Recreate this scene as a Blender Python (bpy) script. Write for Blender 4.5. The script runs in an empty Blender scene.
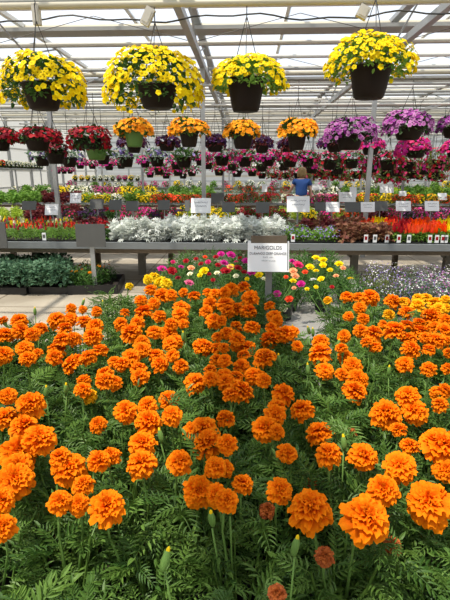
import bpy, math, random
import numpy as np
from mathutils import Vector, Matrix, Euler, Quaternion

sc = bpy.context.scene
COL = sc.collection
PI = math.pi
F = 465.0
CAM = Vector((0, 0, 1.5))
PITCH = math.radians(15.4)
YAW = math.radians(2.5)
rng = np.random.default_rng(7)
R = random.Random(11)

# ------------------------------------------------------------------ camera
cd = bpy.data.cameras.new('camera')
cam = bpy.data.objects.new('camera', cd)
COL.objects.link(cam)
cam.location = CAM
cam.rotation_euler = (PI/2 - PITCH, 0, YAW)
cd.sensor_fit = 'VERTICAL'
cd.sensor_height = 36
cd.lens = F / 600 * 36
cd.clip_start = 0.02
cd.clip_end = 200
sc.camera = cam
CR = Euler((PI/2 - PITCH, 0, YAW)).to_matrix()
CRT = CR.transposed()

def at(px, py, Y=None, Z=None):
    """pixel of the photograph -> point of the place at depth Y or height Z"""
    d = CR @ Vector(((px-225)/F, -(py-300)/F, -1))
    t = (Y/d.y) if Y is not None else (Z-CAM.z)/d.z
    return CAM + d*t

def proj(p):
    q = CRT @ (Vector(p)-CAM)
    if q.z > -0.05: return (1e5, 1e5)
    return (225 + F*q.x/-q.z, 300 - F*q.y/-q.z)

def xpx(px, Y, z=1.0):
    """X at depth Y for image column px (about height z)"""
    x = 0.0
    for _ in range(12):
        x += (px - proj((x, Y, z))[0]) * Y / F
    return x

# --------------------------------------------------------------- materials
def nd(nt, t, **kw):
    n = nt.nodes.new(t)
    for k, v in kw.items(): setattr(n, k, v)
    return n

def mat_simple(name, col, rough=.6, metal=0, noise=0, scale=8, col2=None, bump=0, spec=.5):
    m = bpy.data.materials.new(name); m.use_nodes = True
    nt = m.node_tree; b = nt.nodes['Principled BSDF']
    b.inputs['Roughness'].default_value = rough
    b.inputs['Metallic'].default_value = metal
    b.inputs['Specular IOR Level'].default_value = spec
    b.inputs['Base Color'].default_value = (*col, 1)
    if noise or bump:
        tc = nd(nt, 'ShaderNodeTexCoord'); nz = nd(nt, 'ShaderNodeTexNoise')
        nz.inputs['Scale'].default_value = scale; nz.inputs['Detail'].default_value = 5
        nt.links.new(tc.outputs['Object'], nz.inputs['Vector'])
        if noise:
            mx = nd(nt, 'ShaderNodeMix', data_type='RGBA')
            c2 = col2 or tuple(c*(1-noise) for c in col)
            mx.inputs[6].default_value = (*col, 1); mx.inputs[7].default_value = (*c2, 1)
            nt.links.new(nz.outputs['Fac'], mx.inputs[0]); nt.links.new(mx.outputs[2], b.inputs['Base Color'])
        if bump:
            bp = nd(nt, 'ShaderNodeBump'); bp.inputs['Strength'].default_value = bump
            bp.inputs['Distance'].default_value = .01
            nt.links.new(nz.outputs['Fac'], bp.inputs['Height']); nt.links.new(bp.outputs[0], b.inputs['Normal'])
    return m

def mat_plant(name, ca, cb, edge=None, trans=.3, rough=.55, e0=.3, e1=1., objvar=.12, spec=.2):
    """petal / leaf: colour varies from petal to petal (v) and from its base to its tip (u)"""
    m = bpy.data.materials.new(name); m.use_nodes = True
    nt = m.node_tree; b = nt.nodes['Principled BSDF']; out = nt.nodes['Material Output']
    L = nt.links.new
    av = nd(nt, 'ShaderNodeAttribute', attribute_name='v')
    mx = nd(nt, 'ShaderNodeMix', data_type='RGBA')
    mx.inputs[6].default_value = (*ca, 1); mx.inputs[7].default_value = (*cb, 1)
    L(av.outputs['Fac'], mx.inputs[0]); col = mx.outputs[2]
    if edge:
        au = nd(nt, 'ShaderNodeAttribute', attribute_name='u')
        mr = nd(nt, 'ShaderNodeMapRange'); mr.inputs[1].default_value = e0; mr.inputs[2].default_value = e1
        L(au.outputs['Fac'], mr.inputs[0])
        m2 = nd(nt, 'ShaderNodeMix', data_type='RGBA'); m2.inputs[7].default_value = (*edge, 1)
        L(mr.outputs[0], m2.inputs[0]); L(col, m2.inputs[6]); col = m2.outputs[2]
    oi = nd(nt, 'ShaderNodeObjectInfo')
    hs = nd(nt, 'ShaderNodeHueSaturation')
    mr2 = nd(nt, 'ShaderNodeMapRange'); mr2.inputs[3].default_value = 1-objvar; mr2.inputs[4].default_value = 1+objvar
    L(oi.outputs['Random'], mr2.inputs[0]); L(mr2.outputs[0], hs.inputs['Value']); L(col, hs.inputs['Color'])
    col = hs.outputs[0]
    L(col, b.inputs['Base Color'])
    b.inputs['Roughness'].default_value = rough
    b.inputs['Specular IOR Level'].default_value = spec
    tr = nd(nt, 'ShaderNodeBsdfTranslucent'); L(col, tr.inputs['Color'])
    ms = nd(nt, 'ShaderNodeMixShader'); ms.inputs[0].default_value = trans
    L(b.outputs[0], ms.inputs[1]); L(tr.outputs[0], ms.inputs[2]); L(ms.outputs[0], out.inputs['Surface'])
    return m

M = {}
M['mari_leaf'] = mat_plant('marigold_leaf', (.045,.11,.018), (.155,.27,.05), trans=.2, rough=.45, objvar=.2, spec=.3)
M['orange'] = mat_plant('orange_petal', (.80,.055,.0), (.95,.10,.0), edge=(1.0,.29,.003), e0=.3, e1=1.05, trans=.18, rough=.75, objvar=.06, spec=.1)  # natural tip fade, deepened to paint shade between petals and highlights on tips
M['gold'] = mat_plant('golden_petal', (.95,.33,.0), (1.0,.42,.0), edge=(1.0,.52,.01), trans=.2, spec=.1)
M['lemon'] = mat_plant('lemon_petal', (.95,.62,.01), (1.0,.72,.02), trans=.2, spec=.1)
M['rust'] = mat_plant('spent_petal', (.35,.07,.015), (.6,.16,.03), trans=.15)
M['calyx'] = mat_plant('green_calyx', (.12,.24,.05), (.2,.34,.08), trans=.1)
def leafmat(k, a, b, **kw): M[k] = mat_plant(k, a, b, **kw)
leafmat('leaf_mid', (.035,.10,.018), (.10,.21,.04))
leafmat('leaf_dark', (.018,.05,.012), (.055,.11,.028))
leafmat('leaf_lime', (.30,.46,.03), (.5,.62,.07))
leafmat('leaf_bright', (.12,.28,.04), (.25,.42,.07))
leafmat('leaf_grey', (.12,.22,.13), (.24,.34,.2))
leafmat('leaf_sedum', (.07,.17,.09), (.17,.29,.17))
leafmat('leaf_silver', (.58,.62,.56), (.86,.88,.84))
leafmat('leaf_maroon', (.10,.012,.02), (.24,.05,.045))
leafmat('leaf_coleus', (.18,.05,.04), (.36,.2,.10))
leafmat('leaf_olive', (.10,.15,.03), (.22,.27,.06))
leafmat('yellow', (.90,.60,.0), (1.0,.80,.012), trans=.22, spec=.1)
leafmat('amber', (.90,.26,.01), (1.0,.46,.02), trans=.22, spec=.1)
leafmat('red', (.30,.003,.010), (.54,.012,.02), trans=.2)
leafmat('scarlet', (.85,.04,.01), (.95,.12,.03), trans=.2)
leafmat('crimson', (.14,.002,.010), (.32,.006,.025), trans=.2)
leafmat('magenta', (.50,.006,.20), (.74,.03,.34), trans=.2)
leafmat('pink', (.60,.06,.20), (.76,.20,.34), trans=.2)
leafmat('hotpink', (.65,.012,.12), (.8,.05,.22), trans=.2)
leafmat('violet', (.32,.03,.26), (.54,.18,.46), edge=(.64,.34,.58), e0=.6, trans=.2)
leafmat('violet_vein', (.22,.012,.2), (.40,.07,.38), trans=.2)
leafmat('darkpurple', (.02,.004,.03), (.07,.012,.09), trans=.15)
leafmat('lavender', (.20,.15,.42), (.38,.30,.60), trans=.2)
leafmat('white', (.80,.80,.76), (.92,.92,.88), trans=.2)
leafmat('cream', (.85,.80,.5), (.95,.9,.65), trans=.2)
leafmat('peach', (.95,.35,.15), (.98,.5,.25), trans=.2)
leafmat('throat', (.05,.02,.01), (.15,.05,.01))
M['pot_dark'] = mat_simple('dark_brown_pot', (.020,.012,.008), .55, noise=.3, spec=.15)
M['pot_green'] = mat_simple('green_pot', (.10,.22,.035), .45, noise=.2)
M['black_plastic'] = mat_simple('black_plastic', (.012,.012,.013), .4)
M['soil'] = mat_simple('soil', (.03,.02,.014), .9, noise=.5, scale=60, bump=.5)
M['wire'] = mat_simple('wire', (.06,.055,.05), .5, .4)
M['steel'] = mat_simple('galvanised_steel', (.42,.43,.43), .5, .35, noise=.25, scale=12)
M['white_pipe'] = mat_simple('white_painted_pipe', (.72,.70,.64), .5, noise=.12, scale=3)
M['beige_pipe'] = mat_simple('beige_pipe', (.55,.50,.38), .5, noise=.15, scale=3)
M['grey_pipe'] = mat_simple('grey_pipe', (.36,.36,.34), .55, noise=.2, scale=3)
M['bench_metal'] = mat_simple('bench_metal', (.24,.26,.27), .5, .2, noise=.2, scale=5)
M['bench_top'] = mat_simple('bench_top', (.30,.285,.26), .8, noise=.2, scale=6)
M['wood'] = mat_simple('weathered_wood', (.20,.155,.11), .85, noise=.4, scale=20, bump=.3)
M['wood_grey'] = mat_simple('grey_wood', (.27,.25,.21), .85, noise=.35, scale=18, bump=.3)
M['sign_grey'] = mat_simple('sign_grey', (.11,.112,.108), .7, noise=.2, scale=9)
M['sign_white'] = mat_simple('sign_white', (.88,.89,.90), .45, noise=.05)
M['ink'] = mat_simple('ink', (.03,.03,.06), .6)
M['box_white'] = mat_simple('old_white_plastic', (.62,.58,.50), .5, noise=.2, scale=20)
M['rubber'] = mat_simple('black_hose', (.03,.03,.03), .5)
M['skin'] = mat_simple('skin', (.62,.36,.26), .55)
M['hair'] = mat_simple('blond_hair', (.50,.33,.14), .5, noise=.4, scale=90)
M['shirt'] = mat_simple('blue_shirt', (.012,.06,.24), .85, noise=.2, scale=30)
M['jeans'] = mat_simple('jeans', (.04,.06,.11), .9, noise=.2, scale=40)
M['shoe'] = mat_simple('shoe', (.25,.25,.25), .7)

# concrete floor: slabs with saw joints and stains
m = bpy.data.materials.new('concrete'); m.use_nodes = True; nt = m.node_tree; b = nt.nodes['Principled BSDF']
tc = nd(nt,'ShaderNodeTexCoord'); n1 = nd(nt,'ShaderNodeTexNoise'); n1.inputs['Scale'].default_value = 1.4; n1.inputs['Detail'].default_value = 8
n2 = nd(nt,'ShaderNodeTexNoise'); n2.inputs['Scale'].default_value = 30; n2.inputs['Detail'].default_value = 4
cr = nd(nt,'ShaderNodeValToRGB'); cr.color_ramp.elements[0].position=.3; cr.color_ramp.elements[0].color=(.27,.225,.165,1)
cr.color_ramp.elements[1].position=.65; cr.color_ramp.elements[1].color=(.46,.40,.31,1)
br = nd(nt,'ShaderNodeTexBrick'); br.offset=0; br.inputs['Scale'].default_value=1; br.inputs['Mortar Size'].default_value=.012
br.inputs['Brick Width'].default_value=1.5; br.inputs['Row Height'].default_value=.72
br.inputs['Color1'].default_value=(1,1,1,1); br.inputs['Color2'].default_value=(.9,.9,.9,1); br.inputs['Mortar'].default_value=(.45,.42,.38,1)
mm = nd(nt,'ShaderNodeMix', data_type='RGBA', blend_type='MULTIPLY'); mm.inputs[0].default_value=1
L=nt.links.new
L(tc.outputs['Object'],n1.inputs['Vector']); L(tc.outputs['Object'],n2.inputs['Vector']); L(tc.outputs['Object'],br.inputs['Vector'])
L(n1.outputs['Fac'],cr.inputs[0]); L(cr.outputs[0],mm.inputs[6]); L(br.outputs[0],mm.inputs[7]); L(mm.outputs[2],b.inputs['Base Color'])
bp=nd(nt,'ShaderNodeBump'); bp.inputs['Strength'].default_value=.25; bp.inputs['Distance'].default_value=.01
L(n2.outputs['Fac'],bp.inputs['Height']); L(bp.outputs[0],b.inputs['Normal']); b.inputs['Roughness'].default_value=.85
M['concrete'] = m

def mat_glazing(name, tcol, dcol, fac):
    m = bpy.data.materials.new(name); m.use_nodes = True; nt = m.node_tree
    nt.nodes.remove(nt.nodes['Principled BSDF']); out = nt.nodes['Material Output']
    a = nd(nt,'ShaderNodeBsdfTransparent'); a.inputs[0].default_value=(*tcol,1)
    t = nd(nt,'ShaderNodeBsdfTranslucent'); t.inputs[0].default_value=(*dcol,1)
    d = nd(nt,'ShaderNodeBsdfDiffuse'); d.inputs[0].default_value=(*dcol,1)
    s1 = nd(nt,'ShaderNodeMixShader'); s1.inputs[0].default_value=.4
    s2 = nd(nt,'ShaderNodeMixShader'); s2.inputs[0].default_value=fac
    L=nt.links.new; L(t.outputs[0],s1.inputs[1]); L(d.outputs[0],s1.inputs[2]); L(a.outputs[0],s2.inputs[1]); L(s1.outputs[0],s2.inputs[2]); L(s2.outputs[0],out.inputs[0])
    return m
M['glass'] = mat_glazing('hazy_roof_glazing', (.95,.97,1), (.85,.86,.86), .38)
M['wall_glass'] = mat_glazing('hazy_wall_glazing', (.9,.92,.9), (.66,.62,.53), .92)

# ------------------------------------------------------------ mesh helpers
class MB:
    """collects shapes; build() makes ONE mesh"""
    def __init__(s): s.v=[]; s.f=[]; s.mi=[]; s.n=0; s.u=[]; s.w=[]; s.m=0
    def add(s, V, Fc, u=None, w=None, m=None):
        V = np.asarray(V, float)
        s.v.append(V); s.f += [tuple(i+s.n for i in f) for f in Fc]
        s.mi += [s.m if m is None else m]*len(Fc)
        k=len(V); s.n += k
        s.u.append(np.zeros(k) if u is None else np.asarray(u,float)); s.w.append(np.full(k, .5) if w is None else np.broadcast_to(np.asarray(w,float),(k,)))
    def box(s, c, d, rot=None, m=None):
        x,y,z = d[0]/2,d[1]/2,d[2]/2
        V=[(-x,-y,-z),(x,-y,-z),(x,y,-z),(-x,y,-z),(-x,-y,z),(x,-y,z),(x,y,z),(-x,y,z)]
        V=np.array(V)
        if rot is not None: V = V @ np.array(Euler(rot).to_matrix()).T
        s.add(V+np.array(c), [(3,2,1,0),(4,5,6,7),(0,1,5,4),(1,2,6,5),(2,3,7,6),(3,0,4,7)], m=m)
    def tube(s, pts, r, n=6, cap=True, m=None, w=None):
        pts=[Vector(p) for p in pts]; rs = r if isinstance(r,(list,tuple)) else [r]*len(pts)
        V=[]; Fc=[]
        for i,p in enumerate(pts):
            t=(pts[min(i+1,len(pts)-1)]-pts[max(i-1,0)]).normalized()
            a = t.orthogonal() if abs(t.z)>.9 else t.cross(Vector((0,0,1)))
            a.normalize(); b_=t.cross(a)
            if abs(t.z)>.9:
                a=Vector((1,0,0)); a=(a-t*a.dot(t)).normalized(); b_=t.cross(a)
            for k in range(n):
                q=2*PI*k/n; V.append(p+(a*math.cos(q)+b_*math.sin(q))*rs[i])
        for i in range(len(pts)-1):
            for k in range(n):
                k2=(k+1)%n; Fc.append((i*n+k,i*n+k2,(i+1)*n+k2,(i+1)*n+k))
        if cap: Fc.append(tuple(range(n))[::-1]); Fc.append(tuple((len(pts)-1)*n+k for k in range(n)))
        s.add([tuple(v) for v in V],Fc,m=m,w=w)
    def lathe(s, prof, n=24, c=(0,0,0), m=None, wob=0, closed=True, axis=None):
        V=[];Fc=[]
        for r_,z in prof:
            for k in range(n):
                q=2*PI*k/n; rr=r_*(1+wob*math.sin(3*q))
                V.append((rr*math.cos(q),rr*math.sin(q),z))
        for i in range(len(prof)-1):
            for k in range(n):
                k2=(k+1)%n; Fc.append((i*n+k,i*n+k2,(i+1)*n+k2,(i+1)*n+k))
        V=np.array(V)
        if axis is not None: V = V @ np.array(Vector((0,0,1)).rotation_difference(Vector(axis)).to_matrix()).T
        s.add(V+np.array(c),Fc,m=m)
    def inst(s, T, pos, normal, scale, spin, w, m=None):
        """one copy of template T, its +Z along normal"""
        V,Fc,u = T
        q = Vector((0,0,1)).rotation_difference(Vector(normal)).to_matrix() @ Matrix.Rotation(spin,3,'Z')
        s.add((V*scale) @ np.array(q).T + np.array(pos), Fc, u=u, w=w, m=m)
    def mesh(s, name, mats, smooth=False):
        me=bpy.data.meshes.new(name)
        V=np.concatenate(s.v)
        me.from_pydata(V.tolist(), [], s.f)
        a=me.attributes.new('u','FLOAT','POINT'); a.data.foreach_set('value', np.concatenate(s.u).astype('f'))
        a=me.attributes.new('v','FLOAT','POINT'); a.data.foreach_set('value', np.concatenate(s.w).astype('f'))
        for mt in (mats if isinstance(mats,(list,tuple)) else [mats]): me.materials.append(M[mt])
        me.polygons.foreach_set('material_index', s.mi)
        me.polygons.foreach_set('use_smooth', [smooth]*len(me.polygons))
        me.update()
        return me
    def build(s, name, mats, parent=None, smooth=False, loc=None):
        return put(name, s.mesh(name, mats, smooth), parent, loc)

def put(name, mesh, parent=None, loc=None, rz=None, scale=None):
    o=bpy.data.objects.new(name, mesh); COL.objects.link(o)
    if parent is not None: o.parent=parent
    if loc is not None: o.location=loc
    if rz is not None: o.rotation_euler=(0,0,rz)
    if scale is not None: o.scale = scale if isinstance(scale,(tuple,list)) else (scale,)*3
    return o
SEEN = {}
def tag(o, label, cat, group=None):
    if label in SEEN: print('DUPLABEL', label)
    SEEN[label]=1
    o['label']=label; o['category']=cat
    if group: o['group']=group
    return o
def empty(name, loc, rz=0):
    o=bpy.data.objects.new(name,None); COL.objects.link(o); o.location=loc; o.rotation_euler=(0,0,rz); o.empty_display_size=.05
    return o
def struct(o): o['kind']='structure'; return o
ORD = ['','first','second','third','fourth','fifth','sixth','seventh','eighth','ninth','tenth','eleventh','twelfth','thirteenth','fourteenth','fifteenth','sixteenth','seventeenth','eighteenth','nineteenth','twentieth']
ORD += ['twenty-'+ORD[i] for i in range(1,10)]+['thirtieth']+['thirty-'+ORD[i] for i in range(1,10)]+['fortieth']+['forty-'+ORD[i] for i in range(1,10)]+['fiftieth']
NUM = ['no','one','two','three','four','five','six','seven','eight','nine','ten','eleven','twelve','thirteen','fourteen']

# --------------------------------------------------------------- templates
def grid_petal(Ln, W, nt_=4, nw=4, lift=0, curl=0, ruffle=0, ph=0, notch=0, w0=.25, cup=0):
    """petal along +X from the origin; returns verts, faces, u"""
    V=[];u=[];Fc=[]
    for i in range(nt_+1):
        t=i/nt_
        wd=W*(w0+(1-w0)*math.sin(min(1,t*1.15)*PI/2)) if t<.8 else W*(1-.25*((t-.8)/.2)**2)
        for j in range(nw+1):
            s_=2*j/nw-1
            x=Ln*t*(1-.10*s_*s_*t)-(notch*Ln*(1-abs(s_)) if i==nt_ else 0)
            y=wd*s_*.5
            z=lift*t*Ln+curl*t*t*Ln+ruffle*t*math.sin(ph+s_*PI*1.3+t*2)+cup*s_*s_*W*t
            V.append((x,y,z));u.append(t)
    for i in range(nt_):
        for j in range(nw):
            a=i*(nw+1)+j; Fc.append((a,a+1,a+nw+2,a+nw+1))
    return np.array(V),Fc,np.array(u)

def marigold_head(seed, q=4):
    r=random.Random(seed); mb=MB()
    rings=[(13,-16,1.0,.50,.0,.0),(13,0,1.0,.50,.03,.05),(13,16,.92,.48,.04,.10),(12,30,.82,.46,.06,.16),(11,44,.70,.42,.07,.21),(9,57,.56,.38,.06,.26),(7,70,.44,.34,.05,.30),(4,84,.34,.30,.02,.32)]
    for k,(n,el,Ln,W,rb,zb) in enumerate(rings):
        for i in range(n):
            az=2*PI*(i+.5*(k%2)+r.uniform(-.25,.25))/n; e=math.radians(el+r.uniform(-9,9)); l=Ln*r.uniform(.86,1.08)
            V,Fc,u=grid_petal(l,W*r.uniform(.85,1.1),q,q,curl=r.uniform(-.45,-.05),ruffle=r.uniform(.06,.12),ph=r.uniform(0,6),notch=r.uniform(0,.15),w0=.28,cup=r.uniform(-.1,.2))
            ce,se=math.cos(e),math.sin(e)
            X=V[:,0]*ce-V[:,2]*se; Z=V[:,0]*se+V[:,2]*ce; Y=V[:,1]
            X=X+rb
            mb.add(np.stack([X*math.cos(az)-Y*math.sin(az),X*math.sin(az)+Y*math.cos(az),Z+zb],1),Fc,u=u ,w=r.random())
    return mb
def compose(mb):
    return np.concatenate(mb.v), list(mb.f), np.concatenate(mb.u)

def leaflet(Ln, W, fold=.15, droop=.1):
    V=[(0,0,0),(Ln*.35,0,0),(Ln*.7,0,-droop*Ln*.5),(Ln,0,-droop*Ln),
       (Ln*.3,W*.5,fold*W),(Ln*.68,W*.42,fold*W-droop*Ln*.5),(Ln*.3,-W*.5,fold*W),(Ln*.68,-W*.42,fold*W-droop*Ln*.5)]
    Fc=[(0,1,4),(1,2,5,4),(2,3,5),(0,6,1),(1,6,7,2),(2,7,3)]
    return np.array(V),Fc
def pinnate_leaf(seed):
    r=random.Random(seed); mb=MB()
    up=r.uniform(.1,.45); dr=r.uniform(.35,.8)
    P=lambda t: np.array((t*(1-.12*t), 0.03*math.sin(3*t+seed), up*t-dr*t*t))
    pts=[P(i/6) for i in range(7)]
    for i in range(6):
        a,b_=pts[i],pts[i+1]; w1=.014*(1-i/8); 
        mb.add([a+(0,w1,0),a-(0,w1,0),b_-(0,w1,0),b_+(0,w1,0)],[(0,1,2,3)],w=.9)
    ts=[.22,.36,.50,.63,.76,.88]
    for k,t in enumerate(ts):
        base=P(t); L0=.33*math.sin(PI*(t*.62+.28))*r.uniform(.9,1.1)
        for sd in (1,-1):
            V,Fc=leaflet(L0,L0*.235,.45,r.uniform(0,.3))
            a=sd*math.radians(62-26*t+r.uniform(-6,6)); el=r.uniform(-.15,.2)
            X=V[:,0]*math.cos(el)-V[:,2]*math.sin(el); Z=V[:,0]*math.sin(el)+V[:,2]*math.cos(el)
            mb.add(np.stack([X*math.cos(a)-V[:,1]*math.sin(a),X*math.sin(a)+V[:,1]*math.cos(a),Z-(dr*t*.5)*X],1)+base,Fc,w=r.random())
    V,Fc=leaflet(.34,.10,.3,.2); mb.add(V*np.array((.95,1,1))+P(1)-np.array((.03,0,0)),Fc,w=r.random())
    return compose(mb)
LEAVES=[pinnate_leaf(i) for i in range(6)]

def blade(Ln=1,W=.35,fold=.2,droop=.2):
    V,Fc=leaflet(Ln,W,fold,droop); return V,Fc,np.array([0,.35,.7,1,.3,.7,.3,.7])
OVAL=blade(1,.55); NARROW=blade(1,.16,.1,.3); BROAD=blade(1,.8,.15,.25)
def lobed():
    mb=MB()
    for a,l in ((0,1),(.6,.75),(-.6,.75),(1.2,.5),(-1.2,.5)):
        V,Fc=leaflet(l,.22,.2,.25); o=.25 if a==0 else .3
        mb.add(np.stack([V[:,0]*math.cos(a)-V[:,1]*math.sin(a)+(.0 if a==0 else .15),V[:,0]*math.sin(a)+V[:,1]*math.cos(a),V[:,2]],1),Fc)
    return compose(mb)
LOBED=lobed()
def trumpet(n=5, depth=.25, wav=.12):
    """open five-lobed flower, facing +Z, radius 1; u rises to the rim"""
    k=n*4; V=[(0,0,-depth)];u=[0];Fc=[]
    for ri,(rr,zz) in enumerate(((.35,-depth*.35),(.72,0),(1.0,-.06))):
        for i in range(k):
            a=2*PI*i/k; lob=1-(wav*(.5+.5*math.cos(a*n)))*(rr**2)*1.6
            V.append((rr*lob*math.cos(a),rr*lob*math.sin(a),zz+.05*rr*math.cos(a*n))); u.append(rr)
    for i in range(k):
        i2=(i+1)%k
        Fc.append((0,1+i,1+i2)); Fc.append((1+i,1+k+i,1+k+i2,1+i2)); Fc.append((1+k+i,1+2*k+i,1+2*k+i2,1+k+i2))
    return np.array(V),Fc,np.array(u)
TRUMPET=trumpet()
def lowbloom(n=5):
    V=[(0,0,-.15)];u=[0];Fc=[]
    for i in range(n*2):
        a=2*PI*i/(n*2); rr=1 if i%2==0 else .72
        V.append((rr*math.cos(a),rr*math.sin(a),.05)); u.append(1)
    for i in range(n*2): Fc.append((0,1+i,1+(i+1)%(n*2)))
    return np.array(V),Fc,np.array(u)
LOWB=lowbloom()
def rosette():
    """double portulaca bloom"""
    mb=MB(); r=random.Random(3)
    for k,(n,el,Ln) in enumerate(((6,8,1),(6,30,.8),(5,55,.55))):
        for i in range(n):
            V,Fc,u=grid_petal(Ln,.85*Ln,3,3,curl=-.1,ruffle=.05,ph=r.uniform(0,6),w0=.35,cup=.15)
            e=math.radians(el); az=2*PI*(i+.5*(k%2))/n
            X=V[:,0]*math.cos(e)-V[:,2]*math.sin(e); Z=V[:,0]*math.sin(e)+V[:,2]*math.cos(e)
            mb.add(np.stack([X*math.cos(az)-V[:,1]*math.sin(az),X*math.sin(az)+V[:,1]*math.cos(az),Z+.03*k],1),Fc,u=u,w=r.random())
    return mb
ROSE_MB=rosette(); ROSE=compose(ROSE_MB)
def plume():
    """feathery celosia plume along +Z, height 1"""
    mb=MB(); r=random.Random(5)
    for i in range(34):
        t=i/34; a=i*2.4; rad=.3*(1-t)**.8+.02
        V,Fc=leaflet(.30*(1-.4*t),.17,.3,-.4)
        e=1.0+.4*t
        X=V[:,0]*math.cos(e)-V[:,2]*math.sin(e)+rad*.5; Z=V[:,0]*math.sin(e)+V[:,2]*math.cos(e)
        mb.add(np.stack([X*math.cos(a)-V[:,1]*math.sin(a),X*math.sin(a)+V[:,1]*math.cos(a),Z+t*.85],1),Fc)
    return compose(mb)
PLUME=plume()
def spike():
    """snapdragon spike along +Z"""
    mb=MB(); r=random.Random(6)
    for i in range(16):
        t=i/16; a=i*2.2; V,Fc,u=LOWB
        V=V*(.30*(1-.55*t)); nrm=Vector((math.cos(a),math.sin(a),.5))
        q=np.array(Vector((0,0,1)).rotation_difference(nrm).to_matrix())
        mb.add(V@q.T+np.array((.13*math.cos(a)*(1-t*.5),.13*math.sin(a)*(1-t*.5),t*.9)),Fc)
    return compose(mb)
SPIKE=spike()

def shell_pt(r, rx, rz, zlo, inner=.6):
    """random point in the outer shell of a half ellipsoid; (pos, outward normal)"""
    while True:
        v=np.array((r.gauss(0,1),r.gauss(0,1),r.gauss(0,1))); v/=np.linalg.norm(v)
        if v[2]>=zlo: break
    k=r.uniform(inner,1)/ (abs(v[0])**2.8+abs(v[1])**2.8+abs(v[2])**2.8)**(1/2.8)*.97
    p=v*np.array((rx,rx,rz))*k
    n=v/np.array((rx,rx,rz)); n/=np.linalg.norm(n)
    return p,n
def lumps(seed):
    r=random.Random(seed); D=[(np.array((r.gauss(0,1),r.gauss(0,1),r.gauss(0,.6))),r.uniform(.7,1)) for _ in range(9)]
    D=[(d/np.linalg.norm(d),w) for d,w in D]
    def f(v):
        s=0
        for d,w in D: s=max(s,w*max(0,float(np.dot(v,d)))**6)
        return .86+.16*s
    return f
def foliage_mound(seed, rx, rz, n, size, T=OVAL, zlo=0, cz=0, inner=.35, mb=None, stems=0):
    r=random.Random(seed); mb=mb or MB(); lf=lumps(seed)
    for i in range(n):
        p,nn=shell_pt(r,rx,rz,zlo,inner)
        p=p*lf(p/np.linalg.norm(p))
        d=nn*.6+np.array((r.gauss(0,.55),r.gauss(0,.55),r.gauss(.15,.5))); d/=np.linalg.norm(d)
        dv=Vector(d); side=dv.cross(Vector((r.gauss(0,.4),r.gauss(0,.4),1))).normalized(); up=side.cross(dv)
        Rm=np.array((dv,side,up)).T
        s_=size*r.uniform(.7,1.2)
        mb.add((T[0]*s_)@Rm.T+p+np.array((0,0,cz)),T[1],u=T[2],w=r.random())
    for i in range(stems):
        a=2*PI*r.random(); p=np.array((math.cos(a)*rx*.55,math.sin(a)*rx*.55,cz+rz*.5))
        mb.tube([(0,0,0),tuple(p*.5+np.array((0,0,rz*.15))),tuple(p)],.004,4,w=.7)
    return mb
def bloom_mound(seed, rx, rz, n, size, T=LOWB, zlo=.1, cz=0, k=1.03, mb=None, up=.35, mats=1):
    r=random.Random(seed*7+1); mb=mb or MB(); lf=lumps(seed)
    for i in range(n):
        p,nn=shell_pt(r,rx,rz,zlo,.95)
        p=p*lf(p/np.linalg.norm(p))*k
        d=nn+np.array((r.gauss(0,.3),r.gauss(0,.3),up+r.gauss(0,.2)))
        mb.inst(T,p+np.array((0,0,cz)),d,size*r.uniform(.8,1.15),r.uniform(0,6),r.random(),m=r.randrange(mats))
    return mb

# ================================================================= SETTING
XL, XR, YB = -9.4, 12.5, 30.0
BAYS = [-9.4, -6.5, -3.42, -.75, 2.14, 5.1, 8.05, 11.0, 12.5]
mb=MB(); mb.box((1.5,14.5,-.05),(24,33,.1)); struct(mb.build('floor','concrete'))
# ceiling: low ridged glazing, one sheet; gutters run away from the camera
mb=MB()
for a,b_ in zip(BAYS[:-1],BAYS[1:]):
    c=(a+b_)/2
    for x0,z0,x1,z1 in ((a,3.66,c,4.2),(c,4.2,b_,3.66)):
        mb.add([(x0,-2,z0),(x1,-2,z1),(x1,YB,z1),(x0,YB,z0)],[(0,1,2,3)])
struct(mb.build('ceiling','glass'))
for nm,pts in (('wall_back',[(XL,YB,0),(XR,YB,0),(XR,YB,4.2),(XL,YB,4.2)]),('wall_left',[(XL,-2,0),(XL,YB,0),(XL,YB,3.7),(XL,-2,3.7)]),('wall_right',[(XR,YB,0),(XR,-2,0),(XR,-2,3.7),(XR,YB,3.7)]),('wall_front',[(XR,-2,0),(XL,-2,0),(XL,-2,4.2),(XR,-2,4.2)])):
    mb=MB(); mb.add(pts,[(0,1,2,3)]); struct(mb.build(nm,'wall_glass'))
TR=[0]
def trim(mb, mats, smooth=False):
    TR[0]+=1; return struct(mb.build('trim_%d'%TR[0], mats, smooth=smooth))
# low side walls of the house and their posts
for X in (XL+.06, XR-.06):
    for i in range(13):
        y=8+i*1.8; mb=MB(); mb.box((X,y,1.83),(.09,.1,3.66)); trim(mb,'steel')
    for z in (.9,1.55,2.4,3.0):
        mb=MB(); mb.box((X,14,z),(.05,31.8,.07)); trim(mb,'white_pipe')
for x in BAYS[1:-1]:
    mb=MB(); mb.box((x,YB-.08,1.8),(.12,.1,3.6)); trim(mb,'steel')
for i,z in enumerate((.45,.75,.95,1.25,1.5,1.75,2.0,2.25,2.5,2.75,3.0,3.25,3.5)):
    mb=MB(); mb.box((1.5,YB-.06,z),(21.5,.05,.10 if i%2 else .06)); trim(mb,['beige_pipe','white_pipe','grey_pipe'][i%3])
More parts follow.
